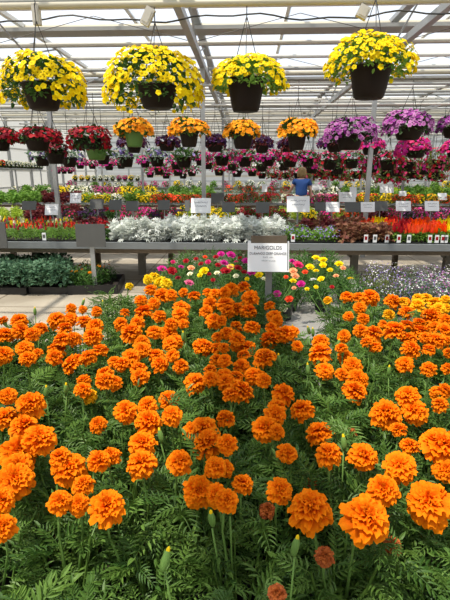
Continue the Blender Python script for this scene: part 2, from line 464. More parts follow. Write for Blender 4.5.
# purlins across the house, posts, beams, gutters
ys=[5.0]; 
y=5.9; k=0
PURL=[]
while y<29.5:
    PURL.append((y,k)); y+= (.95 if y<10 else .62); k+=1
for y,k in PURL:
    kind=k%4
    mb=MB(); mb.tube([(XL,y,3.60),(XR,y,3.60)],.038 if kind!=2 else .055,6); trim(mb,['white_pipe','white_pipe','beige_pipe','grey_pipe'][kind],True)
    if kind in (0,2):
        mb=MB(); mb.tube([(XL,y+.16,3.42),(XR,y+.16,3.42)],.03,6); trim(mb,'grey_pipe' if kind==0 else 'white_pipe',True)
# rolled shade screen bundles: long flat strips under the roof
for i,y in enumerate((7.6,11.4,15.2,19.0,22.8,26.6)):
    mb=MB(); mb.box((1.5,y,3.5),(21.8,.34,.05),m=0); trim(mb,'grey_pipe' if i<2 else 'white_pipe')
for x in BAYS[1:-1]:
    if x>-3: mb=MB(); mb.box((x,14,3.22),(.085,31.9,.09)); trim(mb,'steel')
    mb=MB(); mb.box((x,14,3.64),(.11 if x>-3 else .07,31.9,.06)); trim(mb,'steel' if x>-3 else 'white_pipe')
    for y in (8.5,15.8,21.5,26.5):
        mb=MB(); mb.box((x,y,1.61),(.07,.07,3.22)); trim(mb,'steel')
    for j in range(8):   # lattice rods between beam and gutter
        y=5.2+j*2.6; mb=MB(); mb.tube([(x,y,3.26),(x,y+1.3,3.62)],.014,5); mb.tube([(x,y+1.3,3.62),(x,y+2.6,3.26)],.014,5); trim(mb,'steel')
for j,(x0,x1,y) in enumerate(((-3.6,-.75,7.2),(-.75,2.2,7.2),(2.2,5.15,7.2),(-.75,2.2,9.8),(2.2,5.15,9.8),(-3.6,-.75,9.8),(-.75,2.2,12.4))):
    mb=MB(); mb.tube([(x0,y,3.25),((x0+x1)/2,y+.1,3.62),(x1,y,3.25)],.005,5); trim(mb,'wire')
# glazing bars
for a,b_ in zip(BAYS[:-1],BAYS[1:]):
    c=(a+b_)/2
    mb=MB(); mb.box((c,14,4.2),(.06,31.8,.05)); trim(mb,'white_pipe')

# pipes that carry the baskets
def pipe(Y,z,r,mt):
    mb=MB(); mb.tube([(XL,Y,z),(XR,Y,z)],r,8); return trim(mb,mt,True)
YROW1=4.2
ZP1=2.80
pipe(YROW1,ZP1,.026,'beige_pipe')

# ================================================================= BENCHES
def bench(label, x0,x1,y0,y1,z, legs, lip='bench_metal', group=None, brace=True):
    t=empty('growing_bench',((x0+x1)/2,(y0+y1)/2,0)); tag(t,label,'bench')
    ox,oy=(x0+x1)/2,(y0+y1)/2
    def P(nm,mb,mt): o=mb.build(nm,mt,t,loc=(-ox,-oy,0)); return o
    mb=MB(); mb.box((ox,oy,z-.015),(x1-x0,y1-y0-.06,.03)); P('bench_top',mb,'bench_top')
    for yy in (y0,y1):
        mb=MB(); mb.box((ox,yy,z),(x1-x0,.05,.085 if z<.59 or z==Z1 else .05)); P('edge_rail',mb,lip)
    for yy in (y0+.08,y1-.08):
        mb=MB(); mb.box((ox,yy,z-.075),(x1-x0,.05,.07)); P('joist',mb,'wood')
    for lx,ly,w,br_ in legs:
        mb=MB(); mb.box((lx,ly,(z-.04)/2),(w,w,z-.04)); lg=P('leg',mb,'wood_grey' if w>.08 else 'wood')
        if br_:
            mb=MB(); mb.tube([(lx,ly,z-.30),(lx+.28*br_,ly,z-.06)],.035,4); P('brace',mb,'wood_grey')
    return t
Z1=.68
t=bench('low grey growing bench crowded with orange marigolds',-1.9,1.9,.15,1.95,Z1,[(-1.7,.4,.09,0),(1.7,.4,.09,0),(-1.7,1.75,.09,0),(1.7,1.75,.09,0),(0,1.0,.09,0)])
t=bench('grey bench slab behind the marigolds carrying the mixed moss roses',-.52,.86,2.0,3.95,Z1,[(-.4,2.2,.09,0),(.75,2.2,.09,0),(-.4,3.7,.09,0),(.75,3.7,.09,0)])
Z2=.57
LY=6.95
LY=6.85
legs=[(xpx(p,LY,.2),LY,.10,b_) for p,b_ in ((37,1),(142,1),(354,-1),(447,-1),(-60,1),(520,0),(248,1))]+[(xpx(p,7.3,.2),7.3,.075,0) for p in (14,98,171,240,311,395,465)]
bench('metal-edged wooden bench carrying snapdragons, dusty miller, coleus and celosia',-4.6,4.9,6.0,7.4,Z2,legs)
Z3=.60
bench('bench of lime, purple and pink plants just behind the row of signs',-6.2,6.4,8.95,10.8,Z3,[(x,y,.09,0) for x in (-6,-4,-2,0,2,4,6.2) for y in (9.2,10.5)],lip='wood')
Z4=.66
bench('bench with green and maroon plants behind the person in blue',-8.2,8.6,12.9,14.9,Z4,[(x,y,.09,0) for x in (-8,-5,-2,1,4,8.4) for y in (13.1,14.7)])
Z5=.70
bench('far bench of white and yellow flowers below the hanging baskets',-9.0,10.5,17.2,19.0,Z5,[(x,y,.09,0) for x in (-8.5,-4,0,4,8,10.3) for y in (17.4,18.8)])
Z6=.75
bench('farthest flower bench, close to the end wall of the greenhouse',-9.0,11.5,23.5,25.3,Z6,[(x,y,.09,0) for x in (-8.5,-4,0,4,8,11.3) for y in (23.7,25.1)])

# ------------------------------------------------------------------- trays
def tray_mesh(L_,W_,H_):
    mb=MB(); t=.008
    mb.box((0,0,.004),(L_,W_,.006))
    for sx in (-1,1): mb.box((sx*(L_/2-t/2),0,H_/2),(t,W_,H_)); 
    for sy in (-1,1): mb.box((0,sy*(W_/2-t/2),H_/2),(L_-2*t,t,H_))
    for sx in (-1,1): mb.box((sx*(L_/2),0,H_),(.02,W_+.02,.006))
    for sy in (-1,1): mb.box((0,sy*(W_/2),H_),(L_-.02,.02,.006))
    mb.box((0,0,H_*.45),(L_-2*t-.002,W_-2*t-.002,H_*.7),m=1)
    return mb.mesh('tray',['black_plastic','soil'])
TRAY=tray_mesh(.53,.275,.06)

# ============================================================== MARIGOLDS
FL = """
71 307 10;83 308 9;97 310 9;2 319 10;19 319 16;55 318 17;71 317 15;84 319 15;41 326 13;6 332 17;22 329 16;32 332 14;65 326 15;94 324 15;61 337 16;73 337 14;92 334 20;24 346 18;4 353 16;27 356 16;38 352 10;57 347 17;55 355 17;70 361 20;88 355 16;100 348 17;104 372 18;83 379 8
150 288 12;163 293 16;172 293 12;141 299 14;154 302 12;143 309 16;125 311 10;183 291 10;194 294 13;181 305 14;160 314 14;180 313 16;186 307 10;209 291 12;215 292 12;211 302 14;207 310 14;215 319 16;120 322 13;137 321 14;131 330 20;154 330 16;171 322 14;183 322 12;170 332 17;176 340 16;170 342 15;142 341 17;143 348 16;204 344 19;217 335 12;217 346 14;156 354 16;131 355 17;121 362 16;114 360 12;160 362 18;139 366 18;181 364 14;217 358 14;210 368 14;171 354 12
244 285 12;232 288 14;225 291 12;250 296 16;225 302 16;237 307 15;249 309 16;227 309 14;269 304 12;274 314 14;277 320 12;221 319 11;236 325 13;253 325 15;226 331 13;272 326 12;285 331 20;293 330 12;269 337 19;238 337 14;247 345 18;236 345 12;224 346 12;298 345 12;264 354 22;243 353 13;224 359 14;242 364 16;321 340 16;319 350 20;325 368 18;225 374 16;237 374 14;252 374 18;261 375 12
347 295 12;358 295 12;370 295 16;360 306 12;348 315 10;364 317 12;361 329 14;374 331 16;344 335 13;366 340 12;375 345 14;394 299 16;405 301 9;407 310 15;430 314 20;395 327 20;406 323 14;420 321 14;420 329 16;434 325 14;445 329 16;446 318 12;384 323 9;408 337 15;412 347 20;436 338 18;447 339 12;425 336 12;429 348 12;449 351 8;405 362 17;429 367 14;449 367 8;347 356 16;353 364 18;358 377 20;342 372 12;341 346 8
8 394 18;30 402 26;5 415 22;24 423 26;40 436 32;21 449 38;18 465 30;83 387 18;105 378 20;98 423 14;60 455 22;68 466 36;100 458 26
116 381 16;138 375 20;194 380 24;210 377 16;65 999 0;126 409 24;147 403 20;149 419 26;169 397 20;172 413 22;202 427 28;193 428 20;207 440 28;142 441 26;141 460 32;180 459 28;111 453 12;216 465 18
225 380 18;242 387 24;230 392 16;254 373 16;263 378 16;285 391 20;301 407 25;276 405 18;277 413 20;226 416 14;265 426 24;277 430 12;318 429 24;329 451 28;226 442 22;288 451 13;226 466 20;325 372 12
358 379 18;356 388 24;407 393 24;386 411 32;413 409 26;437 391 10;446 389 8;440 402 16;399 427 12;410 443 11;364 453 30;400 464 34;443 441 36;447 468 26
15 478 36;2 499 16;83 482 18;78 503 22;108 503 34;60 499 8;2 525 16;198 490 31;216 493 12;243 481 12;227 498 12;281 488 26;310 505 44;369 515 46;384 488 34;428 500 50
"""
GOLD = "390 313 12;418 303 14;418 297 12;435 301 16;438 307 14;447 307 10;446 298 10;89 394 9;327 299 8;402 300 10;427 296 11"
LEMON = "130 285 8;154 275 10;159 281 14;166 282 12;148 278 9"
RUST = "268 509 14;311 482 10;350 432 12;392 544 15;325 555 12;276 592 12;239 388 7"
BUDS = "212 520 14;295 548 14;389 372 14;83 303 8;35 312 9;46 393 7;66 390 9;183 337 9;161 437 11;279 360 9;308 370 10;309 331 8;313 333 8;165 562 8;178 311 8;103 305 8;204 305 7;291 330 8;338 345 8;133 453 7;344 444 7;230 508 7"
def parse(s): return [tuple(float(q) for q in a.split()) for a in s.replace('\n',';').split(';') if a.strip()]
flowers=[(*f,'orange') for f in parse(FL) if f[1]<600]+[(*f,'gold') for f in parse(GOLD)]+[(*f,'lemon') for f in parse(LEMON)]+[(*f,'rust') for f in parse(RUST)]
HEADMB=[marigold_head(s) for s in range(7)]
HEADS={c:[] for c in ('orange','gold','lemon','rust')}
for c in HEADS:
    for i,mb in enumerate(HEADMB):
        HEADS[c].append(mb.mesh('marigold_bloom',c,True))
def ymax(px):
    if px<112: return 1.62
    if px<262: return 2.02
    if px<286: return 1.66
    if px<342: return 1.44
    return 1.86
# plant grid
plants=[]
SX,SY=.132,.125
y=.34; row=0
while y<2.05:
    n=0; x=-1.32+(.066 if row%2 else 0)
    while x<1.32:
        X=x+R.uniform(-.02,.02); Y=y+R.uniform(-.02,.02)
        px,py=proj((X,Y,.97))
        pxb,_=proj((X,Y,.85))
        if -110<px<565 and Y<ymax(px)-.02 and py<680:
            plants.append(dict(x=X,y=Y,row=row,fl=[],buds=[]))
        x+=SX
    y+=SY; row+=1
# foliage meshes
def marigold_foliage(seed, nleaf=84):
    r=random.Random(seed); mb=MB(); stems=[]
    for i in range(8):
        a=2*PI*(i+r.random()*.7)/8; sp=r.uniform(.015,.075); h=r.uniform(.20,.295)
        tip=np.array((math.cos(a)*sp,math.sin(a)*sp,h)); mid=tip*np.array((.45,.45,.5))
        mb.tube([(0,0,0),tuple(mid),tuple(tip)],[.0035,.003,.002],5,cap=False,w=.8); stems.append((mid,tip,a))
    for i in range(nleaf):
        mid,tip,a=stems[i%8]; t=r.uniform(.05,1.0)**.8
        p=mid+(tip-mid)*t
        az=a+r.gauss(0,1.2); el=r.uniform(.0,1.05) if t>.5 else r.uniform(-.3,.5)
        s_=r.uniform(.050,.085)*(1 if t<.8 else .85)
        T=LEAVES[r.randrange(6)]
        E=np.array((Matrix.Rotation(az,3,'Z')@Matrix.Rotation(-el,3,'Y')@Matrix.Rotation(r.gauss(0,.4),3,'X')))
        mb.add((T[0]*s_)@E.T+p,T[1],w=r.random())
    return mb.mesh('marigold_foliage','mari_leaf')
FOL=[marigold_foliage(i) for i in range(9)]
pot_mb=MB(); pot_mb.lathe([(0.03,0),(.042,.07),(.046,.07),(.044,.075),(.040,.072),(0,.065)],12); POTC=pot_mb.mesh('cell_pot','black_plastic')
def nearest(p):
    return min(plants,key=lambda q:(q['x']-p.x)**2+(q['y']-p.y)**2)
for (px,py,d,c) in flowers:
    z=1.015 if c!='rust' else .96
    z+=R.uniform(-.018,.018)
    p=at(px,py,Z=z)
    D=-(CRT@(p-CAM)).z
    nearest(p)['fl'].append((p,d*D/F*.5,c))
for (px,py,d) in parse(BUDS):
    p=at(px,py,Z=1.0+R.uniform(-.01,.02)); nearest(p)['buds'].append(p)
BUD=MB(); BUD.lathe([(.0,-.016),(.0045,-.014),(.0075,-.004),(.0078,.006),(.006,.014),(.003,.019)],10,m=0); BUD.lathe([(.0042,.015),(.0034,.021),(.0018,.024),(0,.025)],10,m=1)
BUDM=BUD.mesh('bud',['calyx','lemon'],True)
rows={}
for q in plants: rows.setdefault(q['row'],[]).append(q)
rnames={}
for ri,(k,qs) in enumerate(sorted(rows.items())):
    qs.sort(key=lambda q:q['x'])
    for i,q in enumerate(qs):
        nf=[f for f in q['fl'] if f[2]!='rust']
        cols=set(f[2] for f in nf)
        cn='orange' if cols<= {'orange'} else ('yellow' if cols=={'lemon'} else ('golden yellow' if cols=={'gold'} else 'orange and yellow'))
        body=('%s marigold plant, %s open bloom%s'%(cn,NUM[min(len(nf),14)],'' if len(nf)==1 else 's')) if nf else 'leafy marigold plant without open blooms'
        pos='%s from left in %s row'%(ORD[i+1],ORD[ri+1])
        if ri==0: pos='%s from left along the very front'%ORD[i+1]
        t=empty('marigold_plant',(q['x'],q['y'],Z1+.012)); tag(t,body+', '+pos,'plant','orange marigolds on the near bench')
        rz=R.uniform(0,6.28); s_=R.uniform(.93,1.08)*(.86 if q['y']<.62 else 1)
        put('foliage',FOL[R.randrange(9)],t,rz=rz,scale=s_)
        put('cell_pot',POTC,t)
        base=Vector((q['x'],q['y'],Z1+.012))
        for p,rad,c in q['fl']:
            rad=max(.019,min(.037,rad*(1.04 if p.y<.75 else 1.12)))*R.uniform(.92,1.10); 
            if c=='rust': rad*=.75
            tc_=(CAM-p).normalized()
            n=Vector((0,0,1))+tc_*(.50 if p.y<.8 else .15)+Vector((R.gauss(0,.26),R.gauss(0,.26),0)); n.normalize()
            hm=R.choice(HEADS[c]); c0=p-n*(.30*rad)
            h=put('flower_head',hm,t); h.location=c0-base; h.rotation_mode='QUATERNION'
            h.rotation_quaternion=Vector((0,0,1)).rotation_difference(n)@Quaternion((0,0,1),R.uniform(0,6.28)); h.scale=(rad,rad,rad*R.uniform(.9,1.15))
            if c=='gold' or c=='lemon': h['label']='yellow double bloom'
            if c=='rust': h['label']='withered brown-orange bloom'
            # calyx and stalk
            cx_=MB(); cx_.lathe([(.004,-.022),(.0062,-.014),(.0075,-.004),(.0085,.003)],10,c=tuple(c0-base),axis=tuple(n),m=0)
            mb=MB(); s0=c0-base-n*.021; s3=Vector((s0.x*.55,s0.y*.55,.17)); s1=s0-n*.03; 
            mb.tube([tuple(s0),tuple(s1.lerp(s3,.15)),tuple(s1.lerp(s3,.6)),tuple(s3)],[.0022,.002,.002,.0025],6,w=.6)
            cx_.build('calyx','calyx',mb.build('flower_stalk','calyx',t,smooth=True),smooth=True)
        for p in q['buds']:
            h=put('bud',BUDM,t); h.location=p-base; h.rotation_euler=(R.gauss(0,.2),R.gauss(0,.2),R.uniform(0,6)); h.scale=(.72,.72,.8)
            mb=MB(); s0=p-base-Vector((0,0,.016)); s3=Vector((s0.x*.6,s0.y*.6,.17)); mb.tube([tuple(s0),tuple(s0.lerp(s3,.5)),tuple(s3)],.0015,5,w=.6); mb.build('bud_stalk','calyx',t,smooth=True)
# trays under the marigolds
trays=[]
ry=0; y=.29
while y<1.95:
    x=-1.43; k=0
    while x<1.4:
        px,_=proj((x,y,.9))
        if -120<px<570 and y+.13<ymax(min(450,max(0,px)))+.12 and y<1.8: trays.append((x,y,ry))
        x+=.55
    y+=.285; ry+=1
from itertools import groupby
for ry,g in groupby(trays,key=lambda a:a[2]):
    for i,(x,y,_) in enumerate(sorted(g)):
        o=put('plant_tray',TRAY,loc=(x,y,Z1)); tag(o,'black tray under marigolds, %s from left, tray row %s'%(ORD[i+1],NUM[ry+1]),'tray','black trays under the marigolds')

# ============================================== PORTULACA (moss rose) PATCH
PORT = """162 269 8 magenta;172 271 8 red;178 278 5 crimson;191 268 6 peach;190 274 5 cream;204 271 8 yellow;200 275 5 yellow;189 283 8 pink;225 271 8 red;217 273 5 cream;231 267 6 yellow;224 263 7 magenta;218 265 5 red;216 257 5 red;221 254 6 magenta;231 255 8 magenta;186 261 5 red;201 264 5 red;209 274 4 red;173 262 4 hotpink;246 261 7 magenta;230 267 6 peach;238 268 7 red;227 271 7 red;236 276 5 cream;244 272 5 red;252 272 8 magenta;259 275 7 yellow;264 279 5 cream;298 265 9 hotpink;293 271 7 peach;295 276 7 peach;293 281 6 yellow;301 284 7 magenta;294 288 4 peach;313 280 6 white;310 267 7 yellow;316 258 7 yellow;323 260 7 yellow;323 265 6 yellow;321 279 6 yellow;307 289 4 yellow;277 294 7 magenta;289 299 7 scarlet;339 264 7 yellow;336 276 5 peach;350 279 6 yellow;343 268 5 peach;328 299 6 amber;205 257 4 scarlet;240 258 4 red;196 259 4 red;213 280 4 red;255 266 5 red;284 266 5 red;305 272 5 scarlet;330 270 5 yellow;170 283 4 red;208 262 5 hotpink;247 279 4 yellow;286 277 4 scarlet;316 287 4 yellow;332 287 4 red;181 267 5 magenta;292 261 5 magenta;236 262 4 hotpink;316 271 5 yellow"""
ROSEM={}
def rosem(c):
    if c not in ROSEM: ROSEM[c]=ROSE_MB.mesh('moss_rose_bloom',c,True)
    return ROSEM[c]
pp=[]
iy=0; y=2.16
while y<3.9:
    x=-.46
    while x<.82:
        px,py=proj((x,y,Z1+.1))
        if not((286<px<336 and y<2.72) or (266<px<300 and y<2.6)): pp.append(dict(x=x+R.uniform(-.02,.02),y=y+R.uniform(-.02,.02),row=iy,fl=[]))
        x+=.185
    y+=.20; iy+=1
PF=[foliage_mound(40+i,.13,.19,520,.034,NARROW,zlo=-.1,cz=.03,inner=.25,stems=8).mesh('moss_rose_foliage','leaf_mid') for i in range(4)]
for a in PORT.split(';'):
    px,py,d,c=a.split(); px,py,d=float(px),float(py),float(d)
    p=at(px,py,Z=Z1+.235+R.uniform(-.015,.02)); p=at(px,py,Y=min(p.y,3.95)); D=-(CRT@(p-CAM)).z
    q=min(pp,key=lambda q:(q['x']-p.x)**2+(q['y']-p.y)**2); q['fl'].append((p,d*D/F*.5,c))
rr={}
for q in pp: rr.setdefault(q['row'],[]).append(q)
CN={'peach':'peach','cream':'cream','hotpink':'hot pink','amber':'amber','scarlet':'scarlet'}
for ri,(k,qs) in enumerate(sorted(rr.items())):
    qs.sort(key=lambda q:q['x'])
    for i,q in enumerate(qs):
        cs=[]
        for f in q['fl']:
            n_=CN.get(f[2],f[2])
            if n_ not in cs: cs.append(n_)
        ct=' and '.join(cs[:2])+' blooms' if cs else 'no open bloom'
        t=empty('moss_rose',(q['x'],q['y'],Z1)); tag(t,'moss rose with %s, %s from left, %s row'%(ct,ORD[i+1],ORD[ri+1]),'plant','moss roses behind the marigolds')
        put('foliage',PF[R.randrange(4)],t,loc=(0,0,.03),rz=R.uniform(0,6),scale=R.uniform(.9,1.05)); put('cell_pot',POTC,t)
        base=Vector((q['x'],q['y'],Z1))
        for p,rad,c in q['fl']:
            n=(Vector((0,0,1))+(CAM-p).normalized()*.6+Vector((R.gauss(0,.25),R.gauss(0,.25),0))).normalized()
            h=put('flower',rosem(c),t); h.location=p-base; h.rotation_mode='QUATERNION'; h.rotation_quaternion=Vector((0,0,1)).rotation_difference(n); h.scale=(rad*1.3,)*3
            h['label']='%s double bloom'%CN.get(c,c)
            mb=MB(); s0=p-base-n*.004; mb.tube([tuple(s0),(s0.x*.5,s0.y*.5,.12)],.0015,5,w=.5); mb.build('flower_stalk','calyx',t)
ptrays=[(-.2,2.27),(-.2,2.68),(.36,2.98),(-.2,3.1),(.36,3.38),(-.2,3.5),(.36,3.76),(.72,2.4)]
# single black pot with a white bloom at the front of the bench
p=at(284,319,Z=Z1); t=empty('potted_moss_rose',(p.x,p.y,Z1)); tag(t,'small black pot with one creamy white bloom at the front of the slab','plant pot')
mb=MB(); mb.lathe([(.0,0),(.04,0),(.05,.085),(.054,.085),(.054,.095),(.047,.095),(.045,.08),(0,.078)],16); mb.build('pot','black_plastic',t)
foliage_mound(91,.075,.08,180,.03,NARROW,cz=.09,zlo=-.1).build('foliage','leaf_mid',t)
w=at(283,308,Y=p.y-.05); h=put('flower',rosem('cream'),t); h.location=w-Vector((p.x,p.y,Z1)); h.rotation_euler=(.9,0,0); h.scale=(.027,)*3; h['label']='creamy white bloom'

# =========================================================== SIGNS, POSTS
def scribble(mb, x0,x1,z,h,y,seed,th=.0016,slant=0):
    r=random.Random(seed); n=int((x1-x0)/h*2.2)+2; pts=[]
    for i in range(n):
        t=i/(n-1); pts.append((x0+(x1-x0)*t, y, z+(h*.5 if i%2 else -h*.5)*r.uniform(.4,1)))
    mb.tube(pts,th,3,cap=False)
def sign(px0,px1,py0,py1,Y,kind,label,zb,ink=2,post='post',postx=None,zfoot=None,group='price signs on posts'):
    a=at(px0,py0,Y=Y); b_=at(px1,py1,Y=Y); cx,cz=(a.x+b_.x)/2,(a.z+b_.z)/2; w,h=b_.x-a.x,a.z-b_.z
    t=empty('plant_sign',(cx,Y,zb)); tag(t,label,'sign',group)
    mb=MB(); mb.box((0,0,0),(w,.012,h*1.04)); card=mb.build('sign_board' if kind=='grey' else 'sign_card','sign_grey' if kind=='grey' else 'sign_white',t,loc=(0,-h*.1,cz-zb)); card.rotation_euler=(-.38,0,0)
    mb=MB(); pw=max(.012,w*.07); mb.box((0,.014,(cz-zb)/2+.0),(pw,.014,(cz-zb)+h*.15)); mb.build('post','steel',t)
    if kind=='white' and ink:
        mb=MB()
        for k in range(ink):
            zz=h*(.22-.26*k); ww=w*(.34-.06*k)
            scribble(mb,-ww,ww,zz,h*.12,-.0075,int(px0)+k,th=max(.0012,h*.012))
        mb.build('handwriting','ink',card)
    return t
# big marigold sign
SY_=2.12
a=at(248,240,Y=SY_); b_=at(289,270,Y=SY_); cx,cz=(a.x+b_.x)/2,(a.z+b_.z)/2; w,h=b_.x-a.x,a.z-b_.z
t=empty('plant_sign',(cx,SY_,Z1)); tag(t,'white handwritten marigold sign on a steel post behind the orange blooms','sign')
mb=MB(); mb.box((0,.008,cz-Z1+.008),(w*.86,.008,h*1.16)); mb.build('sign_board','wood',t)
mb=MB(); mb.box((-.002,0,-.004),(w*.985,.006,h*1.03)); card=mb.build('sign_card','sign_white',t,loc=(0,-.012,cz-Z1)); card.rotation_euler=(-.34,0,0)
mb=MB(); mb.box((.004,.022,(cz-Z1)/2-.02),(.030,.018,cz-Z1+.03)); mb.box((.004,.014,(cz-Z1)/2-.02),(.012,.004,cz-Z1)); mb.build('post','steel',t)
mb=MB(); mb.box((w/2-.010,-.004,0),(.004,.003,h*.96)); mb.build('plastic_sleeve','bench_metal',card)
def text(s, x, z, size, parent, y=-.0045, sx=1.0):
    cu=bpy.data.curves.new('lettering','FONT'); cu.body=s; cu.size=size; cu.align_x='CENTER'; cu.extrude=.0004; cu.offset=-.0002; cu.materials.append(M['ink'])
    o=bpy.data.objects.new('lettering',cu); COL.objects.link(o); bpy.context.view_layer.update()
    dg=bpy.context.evaluated_depsgraph_get(); me=bpy.data.meshes.new_from_object(o.evaluated_get(dg)); bpy.data.objects.remove(o)
    q=put('lettering',me,parent); q.location=(x,y,z); q.rotation_euler=(PI/2,0,0); q.scale=(sx,1,1); return q
zc=0
text('MARIGOLDS',-.004,zc+h*.20,.024,card,sx=.95)
text('DURANGO DEEP ORANGE',-.004,zc+h*.02,.0175,card,sx=.80)
mb=MB(); scribble(mb,-.026,-.004,zc-h*.06,.008,-.0045,1,.0007); scribble(mb,.004,.018,zc-h*.06,.006,-.0045,2,.0007); scribble(mb,-.034,-.006,zc-h*.18,.007,-.0045,3,.0007); scribble(mb,.0,.03,zc-h*.18,.006,-.0045,4,.0007); mb.build('handwriting','ink',card)
# the two grey signs in front of the second bench
YF=5.72
for (x0,x1,y0,y1,lb,mx) in ((75,106,224,247,'blank grey sign standing on the floor before the metal-edged bench',92),(-22,8,222,248,'blank grey sign cut by the left edge of the photo',-9)):
    a=at(x0,y0,Y=YF); b_=at(x1,y1,Y=YF); cx,cz=(a.x+b_.x)/2,(a.z+b_.z)/2; w,h=b_.x-a.x,a.z-b_.z
    t=empty('floor_sign',(cx,YF,0)); tag(t,lb,'sign')
    mb=MB(); mb.box((0,0,cz),(w,.02,h)); mb.build('sign_board','sign_grey',t)
    mb=MB(); mb.box((0,.022,cz/2),(.055,.022,cz+h*.2)); mb.build('post','steel',t)
    mb=MB(); mb.box((0,.02,.01),(.22,.16,.02)); mb.build('base_plate','bench_top',t)
SG=[(22,37,201,210,'grey','small blank grey sign between the lime and dark plants at far left'),
(45,59,204,215,'white','white sign at the foot of the left steel post'),
(70,82,193,203,'white','white sign before the maroon plants on the left'),
(90,104,199,209,'grey','blank grey sign left of a close pair of grey signs'),
(109,122,200,210,'grey','middle blank grey sign of three left of the silver plants'),
(126,139,201,211,'grey','blank grey sign above the left end of the dusty miller'),
(158,170,200,210,'grey','blank grey sign left of the large white sign over the dusty miller'),
(185,190,200,211,'grey','narrow grey sign seen edge-on beside the large white sign'),
(191,211,198,213,'white','large white sign above the middle of the dusty miller'),
(211,224,193,203,'grey','raised grey sign just right of the large white sign'),
(222,235,202,212,'grey','grey sign above the yellow flowers'),
(256,269,202,213,'grey','grey sign above the marigold sign'),
(287,309,196,212,'white','large white sign in front of the person in blue'),
(315,326,202,211,'grey','small grey sign right of the large sign before the person'),
(326,339,202,212,'white','white sign directly right of the small grey one near the person'),
(339,355,192,202,'white','raised white sign left of the right steel post'),
(345,361,202,212,'grey','dark grey sign under the raised white one'),
(361,374,202,212,'white','white sign at the foot of the right steel post'),
(374,387,201,211,'grey','grey sign right of the right steel post'),
(396,410,201,211,'white','white sign above the red celosia'),
(425,438,201,211,'white','white sign above the orange celosia')]
for k,(x0,x1,y0,y1,kd,lb) in enumerate(SG):
    Yk=7.33 if y1>=209 and kd!='x' else 9.9
    if y1<=203: Yk=10.6
    zb=Z2 if Yk<8.2 else Z3
    sign(x0,x1,y0,y1,Yk-.02*(k%3),kd,lb,zb)
for (x0,x1,y0,y1,lb) in ((380,393,184,193,'white sign standing among the far orange and yellow flowers'),(399,406,191,196,'tiny white sign over the far yellow stripe'),(438,446,193,200,'tiny white sign at the far right edge'),(262,267,184,192,'tiny white upright sign among pale plants left of the person'),(350,356,187,197,'small white sign touching the right steel post, raised high'),(312,322,184,190,'small white sign right of the head of the person')):
    sign(x0,x1,y0,y1,12.95,'white',lb,Z4,ink=0)

# ================================================== PLANTS ON THE BENCHES
KINDS={}
def kind(key, name, cat, base, build, colors=(None,)):
    """build(seed) -> list of (part name, mesh)"""
    KINDS[key]=[build(s) for s in range(3)]
def mk(fol, flo, cols, mats_n=None):
    def f(s):
        L_=[('foliage', fol(s).mesh('foliage',fol.mat))]
        if flo: L_.append(('blossoms', flo(s).mesh('blossoms',list(cols))))
        return L_
    return f
def FM(mat, rx,rz,n,size,T=OVAL,zlo=0,cz=0,inner=.35,stems=0):
    def f(s): return foliage_mound(s*13+n,rx,rz,n,size,T,zlo,cz,inner,stems=stems)
    f.mat=mat; return f
def BM(rx,rz,n,size,T=LOWB,zlo=.1,cz=0,k=1.05,up=.35,mats=1):
    def f(s): return bloom_mound(s*17+n,rx,rz,n,size,T,zlo,cz,k,up=up,mats=mats)
    return f
def spikes(T,n,rx,h,z0,w=None,mats=1):
    def f(s):
        r=random.Random(s*5+n); mb=MB()
        for i in range(n):
            a=r.uniform(0,6.28); q=rx*math.sqrt(r.random()); hh=h*r.uniform(.75,1.1)
            n_=(r.gauss(0,.12),r.gauss(0,.12),1)
            mb.inst((T[0],T[1],T[2]),(q*math.cos(a),q*math.sin(a),z0*r.uniform(.85,1.05)),n_,hh,a,r.random(),m=r.randrange(mats))
        return mb
    return f
def K(key, fol, flo=None, cols=()):
    KINDS[key]=[mk(fol,flo,cols)(s) for s in range(3)]
K('snap_red',FM('leaf_bright',.09,.19,190,.045,NARROW,cz=.02,stems=4),spikes(SPIKE,6,.075,.055,.165,mats=2),('hotpink','red'))
K('snap_yellow',FM('leaf_bright',.085,.22,150,.05,NARROW,cz=.02,stems=4),spikes(SPIKE,6,.075,.058,.17,mats=2),('cream','yellow'))
K('snap_scarlet',FM('leaf_bright',.09,.19,190,.045,NARROW,cz=.02,stems=4),spikes(SPIKE,6,.075,.055,.165,mats=2),('red','scarlet'))
K('dusty',FM('leaf_silver',.115,.25,150,.085,LOBED,cz=.02,zlo=-.05,stems=4))
K('geranium_red',FM('leaf_mid',.10,.18,120,.05,BROAD,cz=.02,stems=3),BM(.06,.09,26,.018,cz=.17),('red',))
K('lobelia',FM('leaf_bright',.11,.17,170,.04,OVAL,cz=.02,stems=3),BM(.11,.17,45,.012,cz=.025),('lavender',))
K('coleus',FM('leaf_coleus',.115,.24,130,.065,BROAD,cz=.02,stems=4))
K('coleus_dark',FM('leaf_maroon',.115,.24,130,.065,BROAD,cz=.02,stems=4))
for c,m_ in (('red','red'),('scarlet','scarlet'),('orange','orange'),('yellow','yellow')):
    K('celosia_'+c,FM('leaf_bright',.09,.17,130,.06,OVAL,cz=.01,stems=4),spikes(PLUME,16,.095,.115,.13),(m_,))
K('lime_plant',FM('leaf_lime',.14,.20,170,.055,OVAL,cz=.01))
K('green_plant',FM('leaf_bright',.18,.34,220,.075,BROAD,cz=.01,stems=3))
K('grey_plant',FM('leaf_grey',.14,.18,190,.045,NARROW,cz=.01))
K('maroon_plant',FM('leaf_maroon',.16,.24,180,.07,BROAD,cz=.01))
K('purple_petunia',FM('leaf_dark',.14,.17,120,.05,cz=.01),BM(.14,.17,55,.024,cz=.02),('darkpurple',))
